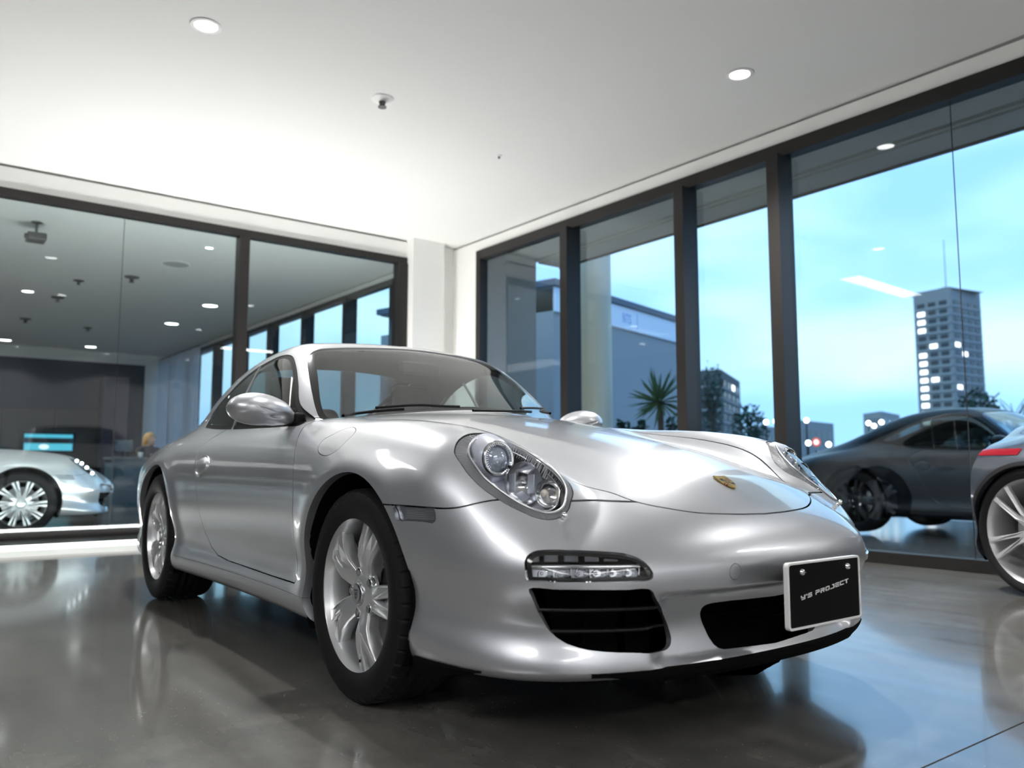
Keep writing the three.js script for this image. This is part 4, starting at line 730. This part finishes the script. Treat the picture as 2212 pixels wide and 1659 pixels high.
// raised maker's lettering on the front tyre
{
  const font = await new FontLoader().loadAsync('fonts/droid/droid_sans_bold.typeface.json'), L = [];
  [...'MICHELIN'].forEach((c, i) => { const g = new TextGeometry(c, { font, size: .017, depth: .0012, curveSegments: 3 }); g.computeBoundingBox(); const w = g.boundingBox.max.x; L.push(g.translate(-w / 2, .272, .117).rotateZ(.42 - i * .068)); });
  part('tyre_lettering', merge(L).translate(0, .322, .743), phy({ color: rgb(.03, .03, .03), roughness: .6, specularIntensity: .4 }), coupe);
}
// ---------- other cars, made from the same pressings ----------
function mapClone(src, mats, skip) {
  const out = []; for (const c of src.children) { if (skip(c.name)) continue; const k = c.clone(); k.traverse(o => { if (o.isMesh && mats.has(o.material)) o.material = mats.get(o.material); }); const rm = []; k.traverse(o => { if (o !== k && skip(o.name)) rm.push(o); }); rm.forEach(o => o.parent.remove(o)); out.push(k); } return out;
}
function slimWheel(parent, x, y, z, side, R0, w, spin, n, mat, thick = .075) {
  const G = new THREE.Group(); G.name = 'wheel'; G.position.set(x, y, z); G.rotation.y = side > 0 ? 0 : PI; parent.add(G); const o = w / 2 - .012;
  part('tyre', tyreGeo(R0, w, false, R0 - thick), M.rubber, G);
  const k = (R0 - thick) / .246, rim = [rimBarrel(w - .02).scale(k, k, 1).translate(0, 0, o)];
  for (let i = 0; i < n; i++) { const s = new THREE.Shape(); s.moveTo(-.016, .05); s.lineTo(-.008, .12); s.lineTo(-.011, .225 * k); s.lineTo(.011, .225 * k); s.lineTo(.008, .12); s.lineTo(.016, .05); s.closePath(); const g = new THREE.ExtrudeGeometry(s, { depth: .016, bevelEnabled: true, bevelSize: .003, bevelThickness: .004, bevelSegments: 2 }), p = g.attributes.position; for (let q = 0; q < p.count; q++) { const r = hypot(p.getX(q), p.getY(q)); p.setZ(q, p.getZ(q) - .04 + .022 * sstep(.05, .14, r)); } g.computeVertexNormals(); rim.push(g.rotateZ(spin + (floor(i / 2) * 2 + (i % 2 ? .58 : 0)) / n * 2 * PI).translate(0, 0, o)); }
  rim.push(lathe([[0, -.02], [.03, -.02], [.05, -.026], [.06, -.045]], 40).rotateX(PI / 2).translate(0, 0, o));
  part('rim', rim, mat || M.wheel, G); part('brake_disc', lathe([[.05, -.09], [.165, -.09], [.165, -.11]], 48).rotateX(PI / 2).translate(0, 0, o), M.disc, G);
}
const WHEELS = [[0, .322, .743, 1, .322, .233], [0, .322, -.743, -1, .322, .233], [-2.35, .334, .757, 1, .334, .263], [-2.35, .334, -.757, -1, .334, .263]];
// black coupe parked outside the street window
{
  const bp = phy({ color: rgb(.006, .007, .010), metalness: 0, roughness: .35, specularIntensity: .15, clearcoat: .22, clearcoatRoughness: .02 });
  const g = thing('parked_coupe', 'black sports coupe parked outside beyond the street window', 'car', [-.15, 0, -7.1]);
  for (const k of mapClone(coupe, new Map([[M.paint, bp], [M.satin, M.blackGloss], [M.wheel, std({ color: rgb(.05, .05, .055), metalness: .8, roughness: .35 })]]), n => /plate|badge|tow_hook|washer|seat|backrest|headrest|steering|boss|cabin_floor|interior_mirror|wiper|emblem|ribs/.test(n))) g.add(k);
}
// silver coupe nosing in from the left behind the partition
{
  const p2 = phy({ color: rgb(.66, .68, .72), metalness: .7, roughness: .3, clearcoat: 1, clearcoatRoughness: .03 });
  const g = thing('display_coupe', 'silver sports coupe with bright headlamps behind the glass partition', 'car', [-7.98, 0, 1.06], PI / 2);
  for (const k of mapClone(coupe, new Map([[M.paint, p2]]), n => /plate|badge|tow_hook|washer|^wheel$|seat|backrest|headrest|steering|boss|cabin_floor|interior_mirror|wiper|emblem|daytime|ribs|^headlight$|spoiler_lip|air_deflector/.test(n))) g.add(k);
  WHEELS.forEach(([x, y, z, s, r, w], i) => slimWheel(g, x, y, z, s, r, w, .2 + i * .1, 20));
  both((s, m) => {
    const h = part('headlight', m(toGeo(half(pocket(R.lampOuter, .004, .05), 1))), M.blackGloss, g, 'black oval headlight with bright white diodes'), em = std({ color: rgb(.9, .9, .9), emissive: rgb(.9, .96, 1), emissiveIntensity: 7 });
    for (const [a, b] of [[.10, .02], [.035, .045], [-.03, .03], [-.105, -.005]]) { const q = dropOn(R.lampLens.fr, -a, b - .02, -.012); part('diode', m(new THREE.SphereGeometry(.017, 14, 10).translate(...q)), em, h, 'glowing diode'); }
    part('lamp_cover', m(toGeo(half(keep(BODY, R.lampOuter), 1))), M.lens, h);
    part('daytime_bar', m(toGeo(half(pocket(R.fog, -.001, .02), 1))), p2, g);
  });
}
// dark car whose tail reaches into the picture from the display bay
{
  const dk = phy({ color: rgb(.05, .06, .085), metalness: .5, roughness: .3, clearcoat: 1, clearcoatRoughness: .03 });
  const warp = (() => { const memo = new Map(); return geo => { if (memo.has(geo)) return memo.get(geo); const q = geo.clone(), p = q.attributes.position; for (let i = 0; i < p.count; i++) { const x = p.getX(i); if (x < -2.70) p.setX(i, -2.70 + (x + 2.70) * .22); } memo.set(geo, q); return q; }; })();
  const yaw = -.36, rw = [.45, -2.96];   // rear wheel centre on the floor
  const c = cos(yaw), s = sin(yaw), lx = -2.35, lz = .86;   // local rear hub
  const g = thing('compact_car', 'dark blue grey car with a red tail lamp standing before the street window', 'car', [rw[0] - (lx * c + lz * s), 0, rw[1] - (-lx * s + lz * c)], yaw);
  for (const k of mapClone(coupe, new Map([[M.paint, dk]]), n => /plate|badge|tow_hook|washer|^wheel$|seat|backrest|headrest|steering|boss|cabin_floor|interior_mirror|wiper|emblem|daytime|ribs|^headlight$|intake|deflector|lip|tow/.test(n))) { k.traverse(o => { if (o.isMesh) o.geometry = warp(o.geometry); }); g.add(k); }
  WHEELS.forEach(([x, y, z, sd, r, w], i) => slimWheel(g, x, y + .02, z, sd, r + .022, w, .35 + i * .1, 10, std({ color: rgb(.6, .6, .62), metalness: .6, roughness: .35 }), .048));
  const tail = keep(BODY, (x, y, z) => max(x + 2.42, abs(y - .79) - .018));
  part('tail_lamp', warp(toGeo(flange(offsetMesh(tail, .004), .01))), phy({ color: rgb(.30, .008, .02), roughness: .1, clearcoat: 1 }), g, 'red tail lamp strip');
  const lip = keep(keep(BODY, (x, y, z) => max(R.arch(x, y, z) - .022, abs(z) < .5 ? 1 : -1)), inv(R.arch)); part('arch_trim', warp(toGeo(flange(offsetMesh(half(keep(lip, (x) => x + 1), 1), .005), .03))), M.trim, g);
}
// ---------- outside ----------
const CAMF = new THREE.Vector3(-.79801592, .10067784, -.59416711);
function far(u, v, D) { const d = rayOf(u, v), t = D / (d[0] * CAMF.x + d[1] * CAMF.y + d[2] * CAMF.z); return [0, 1, 2].map(i => CAM[i] + d[i] * t); }
const FACE = Math.atan2(CAM[0] + 60, CAM[2] + 45);   // turn that faces distant fronts towards the showroom
{
  const pv = std({ color: rgb(.10, .10, .10), roughness: .14 }), ro = std({ color: rgb(.09, .09, .09), roughness: .4 });
  const g = structGroup('pavement'); struct('terrace', slab(-30, .29, -.25, -.02, -9.2, -3.955), pv, g); struct('terrace', slab(.29, 12, -.25, -.02, -9.2, -6.41), pv, g); struct('street', slab(-500, 300, -.4, -.12, -700, -9.2), ro, g);
  const c = structGroup('canopy'); struct('soffit', slab(-6.3, .3, 3.52, 3.9, -4.72, -3.83), M.soffit, c); struct('groove_bed', slab(-6.3, .3, 3.60, 3.9, -4.80, -4.72), M.soffit, c); struct('soffit', slab(-6.3, .3, 3.52, 3.9, -4.84, -4.80), M.soffit, c); struct('groove_bed', slab(-6.3, .3, 3.60, 3.9, -4.90, -4.84), M.soffit, c); struct('soffit', slab(-6.3, .3, 3.52, 3.9, -5.28, -4.90), M.soffit, c); struct('fascia', slab(-6.3, .3, 3.50, 3.9, -5.32, -5.28), M.frame, c);
  const ow = structGroup('wall_outer'); struct('wing', slab(-6.5, -6.16, -.02, 3.52, -4.75, -3.86), std({ color: rgb(.36, .36, .35), roughness: .85 }), ow);
  const col = thing('round_column', 'round beige concrete column outside the street window', 'column', [-6.28, -.02, -5.95]); part('shaft', cyl(.235, .245, 4.6, 40).translate(0, 2.3, 0), std({ color: rgb(.66, .62, .49), roughness: .8 }), col); part('plinth', cyl(.3, .3, .08, 40).translate(0, .04, 0), M.soffit, col);
}
// neighbouring hall with a white sign band
{
  const g = thing('neighbour_hall', 'grey hall with a white sign band under its roof across the street', 'building', [-12.74, -.12, -12.48], PI / 2 + .256), bl = std({ color: rgb(.34, .34, .34), roughness: .7 });
  part('wall', slab(-2.6, 4.05, 0, 4.47, -6, 0), bl, g); part('roof_edge', slab(-2.7, 4.1, 5.06, 5.22, -6.1, .12), std({ color: rgb(.10, .12, .16), roughness: .5 }), g); part('roof', slab(-2.6, 4.05, 5.02, 5.06, -6, 0), bl, g);
  const cv = document.createElement('canvas'); cv.width = 1024; cv.height = 64; const k = cv.getContext('2d'); k.fillStyle = '#e9eef6'; k.fillRect(0, 0, 1024, 64); k.fillStyle = '#8d9bd6'; k.font = 'bold 40px sans-serif'; k.fillText('NTS', 470, 46); k.fillRect(590, 10, 5, 46); const t = new THREE.CanvasTexture(cv); t.colorSpace = THREE.SRGBColorSpace;
  const sb = slab(-2.6, 4.05, 4.45, 5.04, 0, .06), p = sb.attributes.position, uv = sb.attributes.uv; for (let i = 0; i < p.count; i++) uv.setXY(i, (p.getX(i) + 2.6) / 6.65, (p.getY(i) - 4.45) / .59);
  part('sign_band', sb, std({ map: t, roughness: .6 }), g, 'white sign band with blue letters');
}
// spiky palm on the terrace and low shrubs
const leafMat = std({ color: rgb(.06, .12, .045), roughness: .6 }), leafMat2 = std({ color: rgb(.03, .07, .05), roughness: .7 }), barkMat = std({ color: rgb(.07, .055, .04), roughness: .9 });
{
  const b = far(1428, 1000, 11.5), pl = thing('terrace_palm', 'spiky palm on a thin trunk before the grey hall', 'plant', [b[0], -.02, b[2]]), rnd = rng(5), H = far(1426, 868, 11.5)[1] + .02;
  part('trunk', tube([[0, 0, 0], [.02, H * .5, 0], [0, H, 0]], .045, 12, 10), barkMat, pl);
  for (let i = 0; i < 60; i++) { const a = i * 2.4, e = lerp(1.35, -.7, i / 60) + (rnd() - .5) * .3, L = .42 + rnd() * .14, dx = cos(a) * cos(e), dz = sin(a) * cos(e), dy = sin(e), s = new THREE.Shape(); s.moveTo(0, -.004); s.quadraticCurveTo(L * .4, -.04, L, 0); s.quadraticCurveTo(L * .4, .04, 0, .004); const q = new THREE.ExtrudeGeometry(s, { depth: .003, bevelEnabled: false, curveSegments: 5 }), p = q.attributes.position; for (let k = 0; k < p.count; k++) p.setZ(k, p.getZ(k) - .35 * p.getX(k) * p.getX(k)); q.rotateX(-PI / 2); q.computeVertexNormals(); part('frond', q.applyQuaternion(new THREE.Quaternion().setFromUnitVectors(new THREE.Vector3(1, 0, 0), new THREE.Vector3(dx, dy, dz))).translate(0, H, 0), leafMat, pl); }
}
function foliage(seed, n, rx, ry, size) { const rnd = rng(seed), L = []; for (let i = 0; i < n; i++) { const a = rnd() * 2 * PI, u = rnd() * 2 - 1, r = Math.cbrt(rnd()), s = sqrt(1 - u * u), g = new THREE.PlaneGeometry(size * (.6 + rnd()), size * (.5 + rnd() * .6)).rotateX(rnd() * 3).rotateY(rnd() * 6).translate(cos(a) * s * r * rx, u * r * ry, sin(a) * s * r * rx); L.push(g); } return merge(L); }
function tree(label, u, vTop, D, wpx, seed, bare, name = 'street_tree', group) {
  const top = far(u, vTop, D), base = [top[0], -.12, top[2]], g = thing(name, label, 'tree', base, 0, group), rnd = rng(seed), H = top[1] + .12, rx = wpx / 1727 * D / 2;
  part('trunk', tube([[0, 0, 0], [rx * .08, H * .35, 0], [0, H * .7, rx * .05]], H * .02 + .03, 10, 8), barkMat, g);
  const br = []; for (let i = 0; i < (bare ? 60 : 12); i++) { const a = rnd() * 2 * PI, y0 = H * (.35 + rnd() * .4), l = rx * (.5 + rnd() * .6), y1 = min(H, y0 + H * (.1 + rnd() * .22)); br.push(tube([[0, y0, 0], [cos(a) * l * .5, (y0 + y1) / 2 + .1, sin(a) * l * .5], [cos(a) * l, y1, sin(a) * l]], bare ? H * .004 : H * .008, 5, 5)); }
  const b = part('branches', br, barkMat, g); b.userData.kind = 'stuff';
  if (!bare) { const f = part('foliage', foliage(seed, 700, rx, H * .34, rx * .16).translate(0, H * .66, 0), leafMat2, g); f.userData.kind = 'stuff'; }
}
tree('dark leafy tree beside the balconied apartment block', 1618, 872, 34, 80, 7, false);
tree('dark leafy tree at the foot of the tall tower', 2108, 838, 60, 90, 8, false);
tree('bare branching tree past the tall tower', 2190, 848, 55, 130, 9, true);
tree('leafy shrub tree showing above the apartment roof', 1535, 776, 70, 60, 10, false);
for (const [u, v, D, w, s] of [[1345, 895, 13, 60, 31], [1385, 905, 14, 50, 32], [1460, 880, 15, 50, 33]]) { const t = far(u, v, D), H = t[1], g = thing('terrace_shrub', 'low dark shrub at the foot of the grey hall', 'plant', [t[0], -.02, t[2]], 0, 'low shrubs before the grey hall'), r = w / 1727 * D / 2; part('stem', tube([[0, 0, 0], [.02, H * .4, .02], [0, H * .7, 0]], .02, 6, 6), barkMat, g); const f = part('foliage', foliage(s, 260, r, H * .38, .09).translate(0, H * .62, 0), leafMat2, g); f.userData.kind = 'stuff'; }
// distant blocks: footprint corners given as pixel column and distance, tallest corner in the middle
function blockThing(name, label, L, C, Rr, vTop, mats, floors, bays, opts = {}) {
  const P = [L, C, Rr].map(([u, D]) => { const q = far(u, 930, D); return [q[0], q[2]]; }), top = far(C[0], vTop, C[1])[1], g = thing(name, label, 'building', [P[1][0], -.12, P[1][1]]);
  const Q = P.map(([x, z]) => [x - P[1][0], z - P[1][1]]), back = [Q[0][0] + Q[2][0], Q[0][1] + Q[2][1]], H = top + .12;
  const sh = new THREE.Shape(); [Q[0], Q[1], Q[2], back].forEach(([x, z], i) => i ? sh.lineTo(x, -z) : sh.moveTo(x, -z)); sh.closePath();
  part('tower_body', new THREE.ExtrudeGeometry(sh, { depth: H, bevelEnabled: false }).rotateX(-PI / 2), mats[0], g);
  const onFace = (A, B, t, y, w, h, d) => { const dx = B[0] - A[0], dz = B[1] - A[1], l = hypot(dx, dz), ang = Math.atan2(-dz, dx); return box(w * l, h, d).rotateY(ang).translate(A[0] + dx * t, y, A[1] + dz * t); };
  [[Q[0], Q[1], bays[0]], [Q[1], Q[2], bays[1]]].forEach(([A, B, n], f) => {
    for (let i = 0; i < floors; i++) { const y = H * (.04 + .9 * (i + .5) / floors), fh = H * .9 / floors;
      if (opts.bands) part('balcony_band', onFace(A, B, .5, y - fh * .42, .94, fh * .2, H * .012), mats[3], g);
      for (let j = 0; j < n; j++) { const on = opts.lit && opts.lit(f, i, j); part('window', onFace(A, B, (j + .5 + (n > 1 ? 0 : 0)) / n * .9 + .05, y, .9 / n * .66, fh * .52, H * .006), on ? mats[2] : mats[1], g); } }
  });
  return { g, H, Q };
}
{
  const conc = std({ color: rgb(.32, .31, .30), roughness: .8 }), glassD = std({ color: rgb(.04, .04, .04), roughness: .15 }), glow = std({ color: rgb(.8, .8, .8), emissive: rgb(1, .98, .95), emissiveIntensity: 2.2 }), band = std({ color: rgb(.42, .41, .40), roughness: .8 });
  const lit = new Set([0, 1, 2, 3, 4, 5, 6, 7, 8, 9, 10, 11, 12, 15, 16, 17]);
  const t = blockThing('tall_tower', 'slender residential tower with a column of lit windows and a roof mast', [1987, 300], [2068, 288], [2134, 300], 612, [conc, glassD, glow, band], 19, [3, 4], { bands: true, lit: (f, i, j) => (f === 0 && j === 0 && lit.has(i)) || (f === 0 && j === 1 && (i === 13 || i === 9)) || (f === 1 && ((j === 0 && i === 8) || (j === 0 && i === 13) || (j === 1 && i === 12))) });
  part('roof_crown', new THREE.ConeGeometry(hypot(...t.Q[0]) * .9, 3.2, 4).rotateY(.6).translate((t.Q[0][0] + t.Q[2][0]) / 2, t.H + 1.2, (t.Q[0][1] + t.Q[2][1]) / 2), conc, t.g); part('mast', cyl(.12, .2, 20, 8).translate((t.Q[0][0] + t.Q[2][0]) / 2, t.H + 11, (t.Q[0][1] + t.Q[2][1]) / 2), conc, t.g);
  blockThing('apartment_block', 'balconied apartment block with dark roof behind the leafy tree', [1490, 82], [1560, 80], [1601, 92], 796, [std({ color: rgb(.10, .10, .10), roughness: .8 }), glassD, glow, conc], 8, [4, 4], { bands: true, lit: (f, i, j) => f === 1 && i === 7 && j === 2 });
  blockThing('low_block', 'low dark block with a flat roof left of the black coupe', [1706, 62], [1716, 60], [1801, 66], 906, [conc, glassD, glow, band], 2, [1, 6], {});
  blockThing('roadside_block', 'dark roadside block glimpsed between two window mullions', [1622, 72], [1630, 70], [1690, 76], 918, [conc, glassD, glow, band], 2, [1, 5], {});
  blockThing('far_skyline', 'small far block with rows of windows on the horizon behind the black coupe', [1866, 210], [1905, 200], [1945, 215], 888, [conc, glassD, glow, band], 4, [4, 4], {});
}
// street lamps
{
  const gl = std({ color: rgb(.9, .9, .9), emissive: rgb(1, .98, .95), emissiveIntensity: 6 });
  const L = [[1655, 912, 30], [1742, 908, 32], [1876, 914, 40], [1888, 920, 42], [1904, 912, 38], [1925, 916, 40], [2155, 931, 45], [1790, 960, 26], [1771, 982, 20], [1746, 957, 28], [1675, 910, 44]];
  for (const [u, v, D] of L) { const p = far(u, v, D), g = thing('street_lamp', 'white globe street lamp on a thin pole along the road', 'lamp', [p[0], -.12, p[2]], 0, 'globe street lamps along the road'), h = p[1] + .12; part('pole', cyl(.03, .05, h - .1, 8).translate(0, (h - .1) / 2, 0), M.frame, g); part('globe', new THREE.SphereGeometry(D * .0022 + .03, 16, 12).translate(0, h, 0), gl, g, 'glowing globe'); }
  const p = far(1763, 955, 30), g = thing('road_signal', 'round red ringed road signal glowing beyond the black coupe', 'sign', [p[0], -.12, p[2]], FACE); part('pole', cyl(.03, .04, p[1] - .2, 8).translate(0, (p[1] - .2) / 2, -.03), M.frame, g); part('disc', cyl(.10, .10, .02, 24).rotateX(PI / 2).translate(0, p[1] + .12, 0), std({ color: rgb(.8, .8, .8), emissive: rgb(1, .85, .8), emissiveIntensity: 1.5 }), g); part('ring', new THREE.TorusGeometry(.13, .035, 10, 28).translate(0, p[1] + .12, .01), std({ color: rgb(.5, .05, .03), emissive: rgb(.9, .15, .1), emissiveIntensity: .8 }), g, 'red ring');
}
// ---------- second hall ----------
{
  const G2 = 'recessed downlights in the ceiling of the second hall', L2 = 'round recessed downlight glowing in the ceiling behind the partition';
  for (const [x, z] of [[-8.438, -1.025], [-12.414, -2.184], [-14.8, -2.107], [-19.4, -1.354], [-19.4, .421]]) downlight(x, z, 0, L2, G2, x < -10 ? .13 : .05, 9);
  for (const [x, z] of [[-9, 2.6], [-13, .6], [-16.5, 1.6], [-10.5, 4.6]]) downlight(x, z, 34, L2, G2, .09, 9);
  const steel = std({ color: rgb(.12, .12, .12), metalness: .6, roughness: .5 });
  for (const [x, z, s] of [[-10.854, -.564, 1.2], [-13.25, .13, 1.1], [-15.937, .351, 1.2], [-11.625, .049, .9], [-16.392, -.824, 1], [-3.16, -.833, 1], [-3.554, -2.247, .35]]) { const out = x > -6, g = thing('sprinkler_head', x === -3.16 ? 'round white ceiling detector with a black eye between two downlights' : out ? 'tiny sprinkler dot in the white ceiling near the corner pier' : 'small dark sprinkler in the ceiling behind the partition', x === -3.16 ? 'detector' : 'sprinkler', [x, HC, z], 0, out ? undefined : 'sprinklers in the ceiling of the second hall'); part('rose', lathe([[0, -.03 * s], [.03 * s, -.028 * s], [.085 * s, -.012 * s], [.09 * s, 0]], 28), out ? M.white : steel, g); part('nozzle', merge([cyl(.028 * s, .018 * s, .04 * s, 16).translate(0, -.048 * s, 0), cyl(.034 * s, .034 * s, .006, 16).translate(0, -.07 * s, 0)]), steel, g); }
  const d = thing('ceiling_speaker', 'flat grey ceiling speaker disc behind the partition', 'speaker', [-9.61, HC, -.896]); part('grille', lathe([[0, -.012], [.17, -.012], [.185, -.006], [.19, 0]], 40), std({ color: rgb(.35, .36, .36), roughness: .8 }), d); part('rim', new THREE.TorusGeometry(.185, .008, 8, 40).rotateX(PI / 2).translate(0, -.006, 0), M.white, d);
  const cm = thing('ceiling_projector', 'dark projector hung under the ceiling above the display coupe', 'projector', [-8.517, HC, .946]); part('bracket', merge([cyl(.015, .015, .14, 10).translate(0, -.07, 0), cyl(.06, .06, .01, 20).translate(0, -.005, 0)]), steel, cm); part('housing', rbox(.24, .09, .2, .02).translate(0, -.19, 0), steel, cm); part('lens', cyl(.03, .03, .03, 20).rotateX(PI / 2).translate(.04, -.19, .11), M.blackGloss, cm);
  // reception desk
  const ds = thing('reception_desk', 'slate blue reception desk at the far side of the second hall', 'desk', [-12.5, 0, -1.28]), slate = std({ color: rgb(.045, .09, .125), roughness: .5 });
  part('front_panel', slab(-.02, .02, 0, .80, -.55, .55), slate, ds); part('side_panel', slab(-.7, -.02, 0, .80, .51, .55), slate, ds); part('side_panel', slab(-.7, -.02, 0, .80, -.55, -.51), slate, ds); part('top', rbox(.78, .035, 1.16, .008).translate(-.35, .8185, 0), std({ color: rgb(.08, .12, .15), roughness: .3 }), ds);
  const mo = thing('desk_monitor', 'small dark monitor on the slate blue desk', 'monitor', [-12.73, .836, -.92], .2); part('screen', rbox(.02, .2, .3, .006).translate(0, .2, 0), M.blackGloss, mo); part('stand', merge([cyl(.015, .015, .1, 10).translate(0, .06, 0), cyl(.07, .08, .012, 24).translate(0, .006, 0)]), M.black, mo);
  const cup = thing('desk_cup', 'white cup on the slate blue desk', 'cup', [-12.63, .836, -1.18]); part('cup_body', lathe([[0, 0], [.03, 0], [.037, .04], [.04, .09], [.037, .09], [.034, .04], [.026, .006], [0, .006]], 24), M.white, cup); part('cup_handle', new THREE.TorusGeometry(.022, .005, 8, 20).translate(.045, .05, 0), M.white, cup);
  const tv = thing('wall_screen', 'wide wall screen glowing teal on the far dark wall', 'screen', [-20.13, 1.0, -.66], PI / 2); const cv = document.createElement('canvas'); cv.width = 256; cv.height = 112; const k = cv.getContext('2d'); k.fillStyle = '#0c2a3a'; k.fillRect(0, 0, 256, 112); k.fillStyle = '#4fb6cf'; k.fillRect(6, 62, 244, 44); k.fillRect(6, 6, 244, 22); k.fillStyle = '#06121a'; k.fillRect(40, 36, 190, 26); k.fillStyle = '#e8ffff'; k.beginPath(); k.ellipse(105, 84, 26, 16, 0, 0, 7); k.fill(); const tt = new THREE.CanvasTexture(cv); tt.colorSpace = THREE.SRGBColorSpace;
  part('bezel', rbox(1.14, .50, .05, .01).translate(0, .25, 0), M.black, tv); part('display', new THREE.PlaneGeometry(1.08, .44).translate(0, .25, .027), std({ color: rgb(.02, .02, .02), emissive: rgb(1, 1, 1), emissiveMap: tt, emissiveIntensity: 1.1 }), tv, 'teal picture'); const tl = new THREE.RectAreaLight(rgb(.4, .9, 1), .6, 1.08, .44); tl.position.set(0, .25, .04); tl.rotation.y = PI; tv.add(tl);
  const sd = thing('sideboard', 'low dark sideboard under the wall screen', 'sideboard', [-19.88, 0, -.66]); part('carcass', rbox(.4, .62, 2.2, .01).translate(0, .33, 0), M.trim, sd); part('plinth', slab(-.18, .16, 0, .03, -1.05, 1.05), M.black, sd);
  const ch = thing('office_chair', 'dark office chair behind the slate blue desk', 'chair', [-13.32, 0, -1.42]); part('chair_seat', rbox(.46, .08, .46, .03).translate(0, .44, 0), M.black, ch); part('chair_back', rbox(.06, .45, .42, .025).translate(-.24, .74, 0), M.black, ch); part('column', cyl(.025, .025, .34, 12).translate(0, .24, 0), M.satin, ch); for (let i = 0; i < 5; i++) part('chair_foot', box(.28, .03, .04, .14, .05, 0).rotateY(i * 2 * PI / 5), M.black, ch);
}
// pale curtain drawn over the last street windows of the second hall
{
  const g = thing('window_curtain', 'pale pleated curtain drawn across the far street windows of the second hall', 'curtain', [-18.35, 0, ZR(-18.35) + .2], TURN), W = 3.3, P = new THREE.PlaneGeometry(W, 3.4, 220, 1), p = P.attributes.position;
  for (let i = 0; i < p.count; i++) p.setZ(i, sin(p.getX(i) * 34) * .03 + sin(p.getX(i) * 11) * .012); P.computeVertexNormals();
  part('cloth', P.translate(0, 1.74, 0), phy({ color: rgb(.72, .76, .84), roughness: 1, transmission: .35, thickness: 0 }), g); part('curtain_rail', cyl(.012, .012, W, 10).rotateZ(PI / 2).translate(0, 3.455, 0), M.frame, g);
}
// seated person at the desk
{
  const cap = (p, A, B, ra, rb) => { const ab = [B[0] - A[0], B[1] - A[1], B[2] - A[2]], w = [p[0] - A[0], p[1] - A[1], p[2] - A[2]], t = clamp((w[0] * ab[0] + w[1] * ab[1] + w[2] * ab[2]) / (ab[0] ** 2 + ab[1] ** 2 + ab[2] ** 2 + 1e-9), 0, 1); return hypot(w[0] - ab[0] * t, w[1] - ab[1] * t, w[2] - ab[2] * t) - lerp(ra, rb, t); };
  const el = (p, c, r) => (hypot((p[0] - c[0]) / r[0], (p[1] - c[1]) / r[1], (p[2] - c[2]) / r[2]) - 1) * min(...r);
  // local: +x faces the desk, y up
  const skinB = [], clothB = [];
  clothB.push([[0, .53, 0], [.03, .80, 0], .15, .165, .1], [[.03, .80, 0], [.05, .95, 0], .165, .12, .08]);
  for (const s of [1, -1]) { clothB.push([[.03, .97, s * .13], [.04, .96, s * .175], .065, .06, .05], [[.04, .96, s * .18], [.10, .72, s * .24], .055, .047, .03], [[.10, .72, s * .24], [.30, .86, s * .17], .045, .034, .02], [[.02, .53, s * .09], [.42, .51, s * .10], .095, .07, .05], [[.42, .51, s * .10], [.40, .10, s * .10], .062, .045, .03], [[.40, .08, s * .10], [.52, .045, s * .10], .045, .035, .02]); skinB.push([[.30, .86, s * .17], [.36, .868, s * .15], .03, .032, .02]); for (let f = 0; f < 4; f++) skinB.push([[.375, .872, s * (.15 + (f - 1.5) * .018)], [.375 + [.06, .07, .065, .05][f], .852, s * (.147 + (f - 1.5) * .02)], .0105, .008, .006]); skinB.push([[.35, .868, s * .125], [.385, .858, s * .1], .011, .0085, .006]); }
  skinB.push([[.05, .96, 0], [.06, 1.06, 0], .052, .05, .03]);
  const F = (x, y, z) => { const p = [x, y, z]; let d = 1; for (const [A, B, a, b, k] of [...clothB, ...skinB]) d = smin(d, cap(p, A, B, a, b), k); d = smin(d, el(p, [.075, 1.155, 0], [.092, .118, .076]), .02); d = smin(d, cap(p, [.165, 1.16, 0], [.178, 1.135, 0], .009, .014), .015); d = smin(d, el(p, [.14, 1.09, 0], [.03, .03, .035]), .02); for (const s of [1, -1]) d = smax(d, -el(p, [.158, 1.168, s * .03], [.012, .008, .015]), .008); for (const s of [1, -1]) d = smin(d, el(p, [.07, 1.15, s * .076], [.02, .03, .01]), .008); d = smax(d, -el(p, [.172, 1.108, 0], [.008, .004, .02]), .004); return d; };
  const S = surfaceNets(F, [-.25, 0, -.36], [.62, 1.32, .36], .009), dist = (L, p) => L.reduce((m, [A, B, a, b]) => min(m, cap(p, A, B, a, b)), 9);
  const isCloth = (x, y, z) => y > 1.055 ? .02 : dist(clothB, [x, y, z]) - min(dist(skinB, [x, y, z]), .03);
  const g = thing('person', 'seated person with blond hair and dark clothes behind the slate blue desk', 'person', [-13.3, 0, -1.42], .5);
  part('body', toGeo(S), std({ color: rgb(.45, .27, .2), roughness: .55 }), g); part('clothes', toGeo(offsetMesh(keep(S, (x, y, z) => isCloth(x, y, z)), .006)), std({ color: rgb(.012, .014, .02), roughness: .85 }), g, 'dark clothes');
  const HF = (x, y, z) => { const p = [x, y, z]; let d = smin(el(p, [.055, 1.18, 0], [.11, .12, .094]), el(p, [.0, 1.09, 0], [.06, .12, .085]), .05); d = smax(d, -(el(p, [.17, 1.13, 0], [.09, .10, .07])), .02); return d; };
  part('hair', toGeo(surfaceNets(HF, [-.1, .92, -.12], [.2, 1.33, .12], .009)), std({ color: rgb(.42, .24, .08), roughness: .6 }), g, 'blond hair');
}
tick('scenery');
renderer.render(scene, camera);
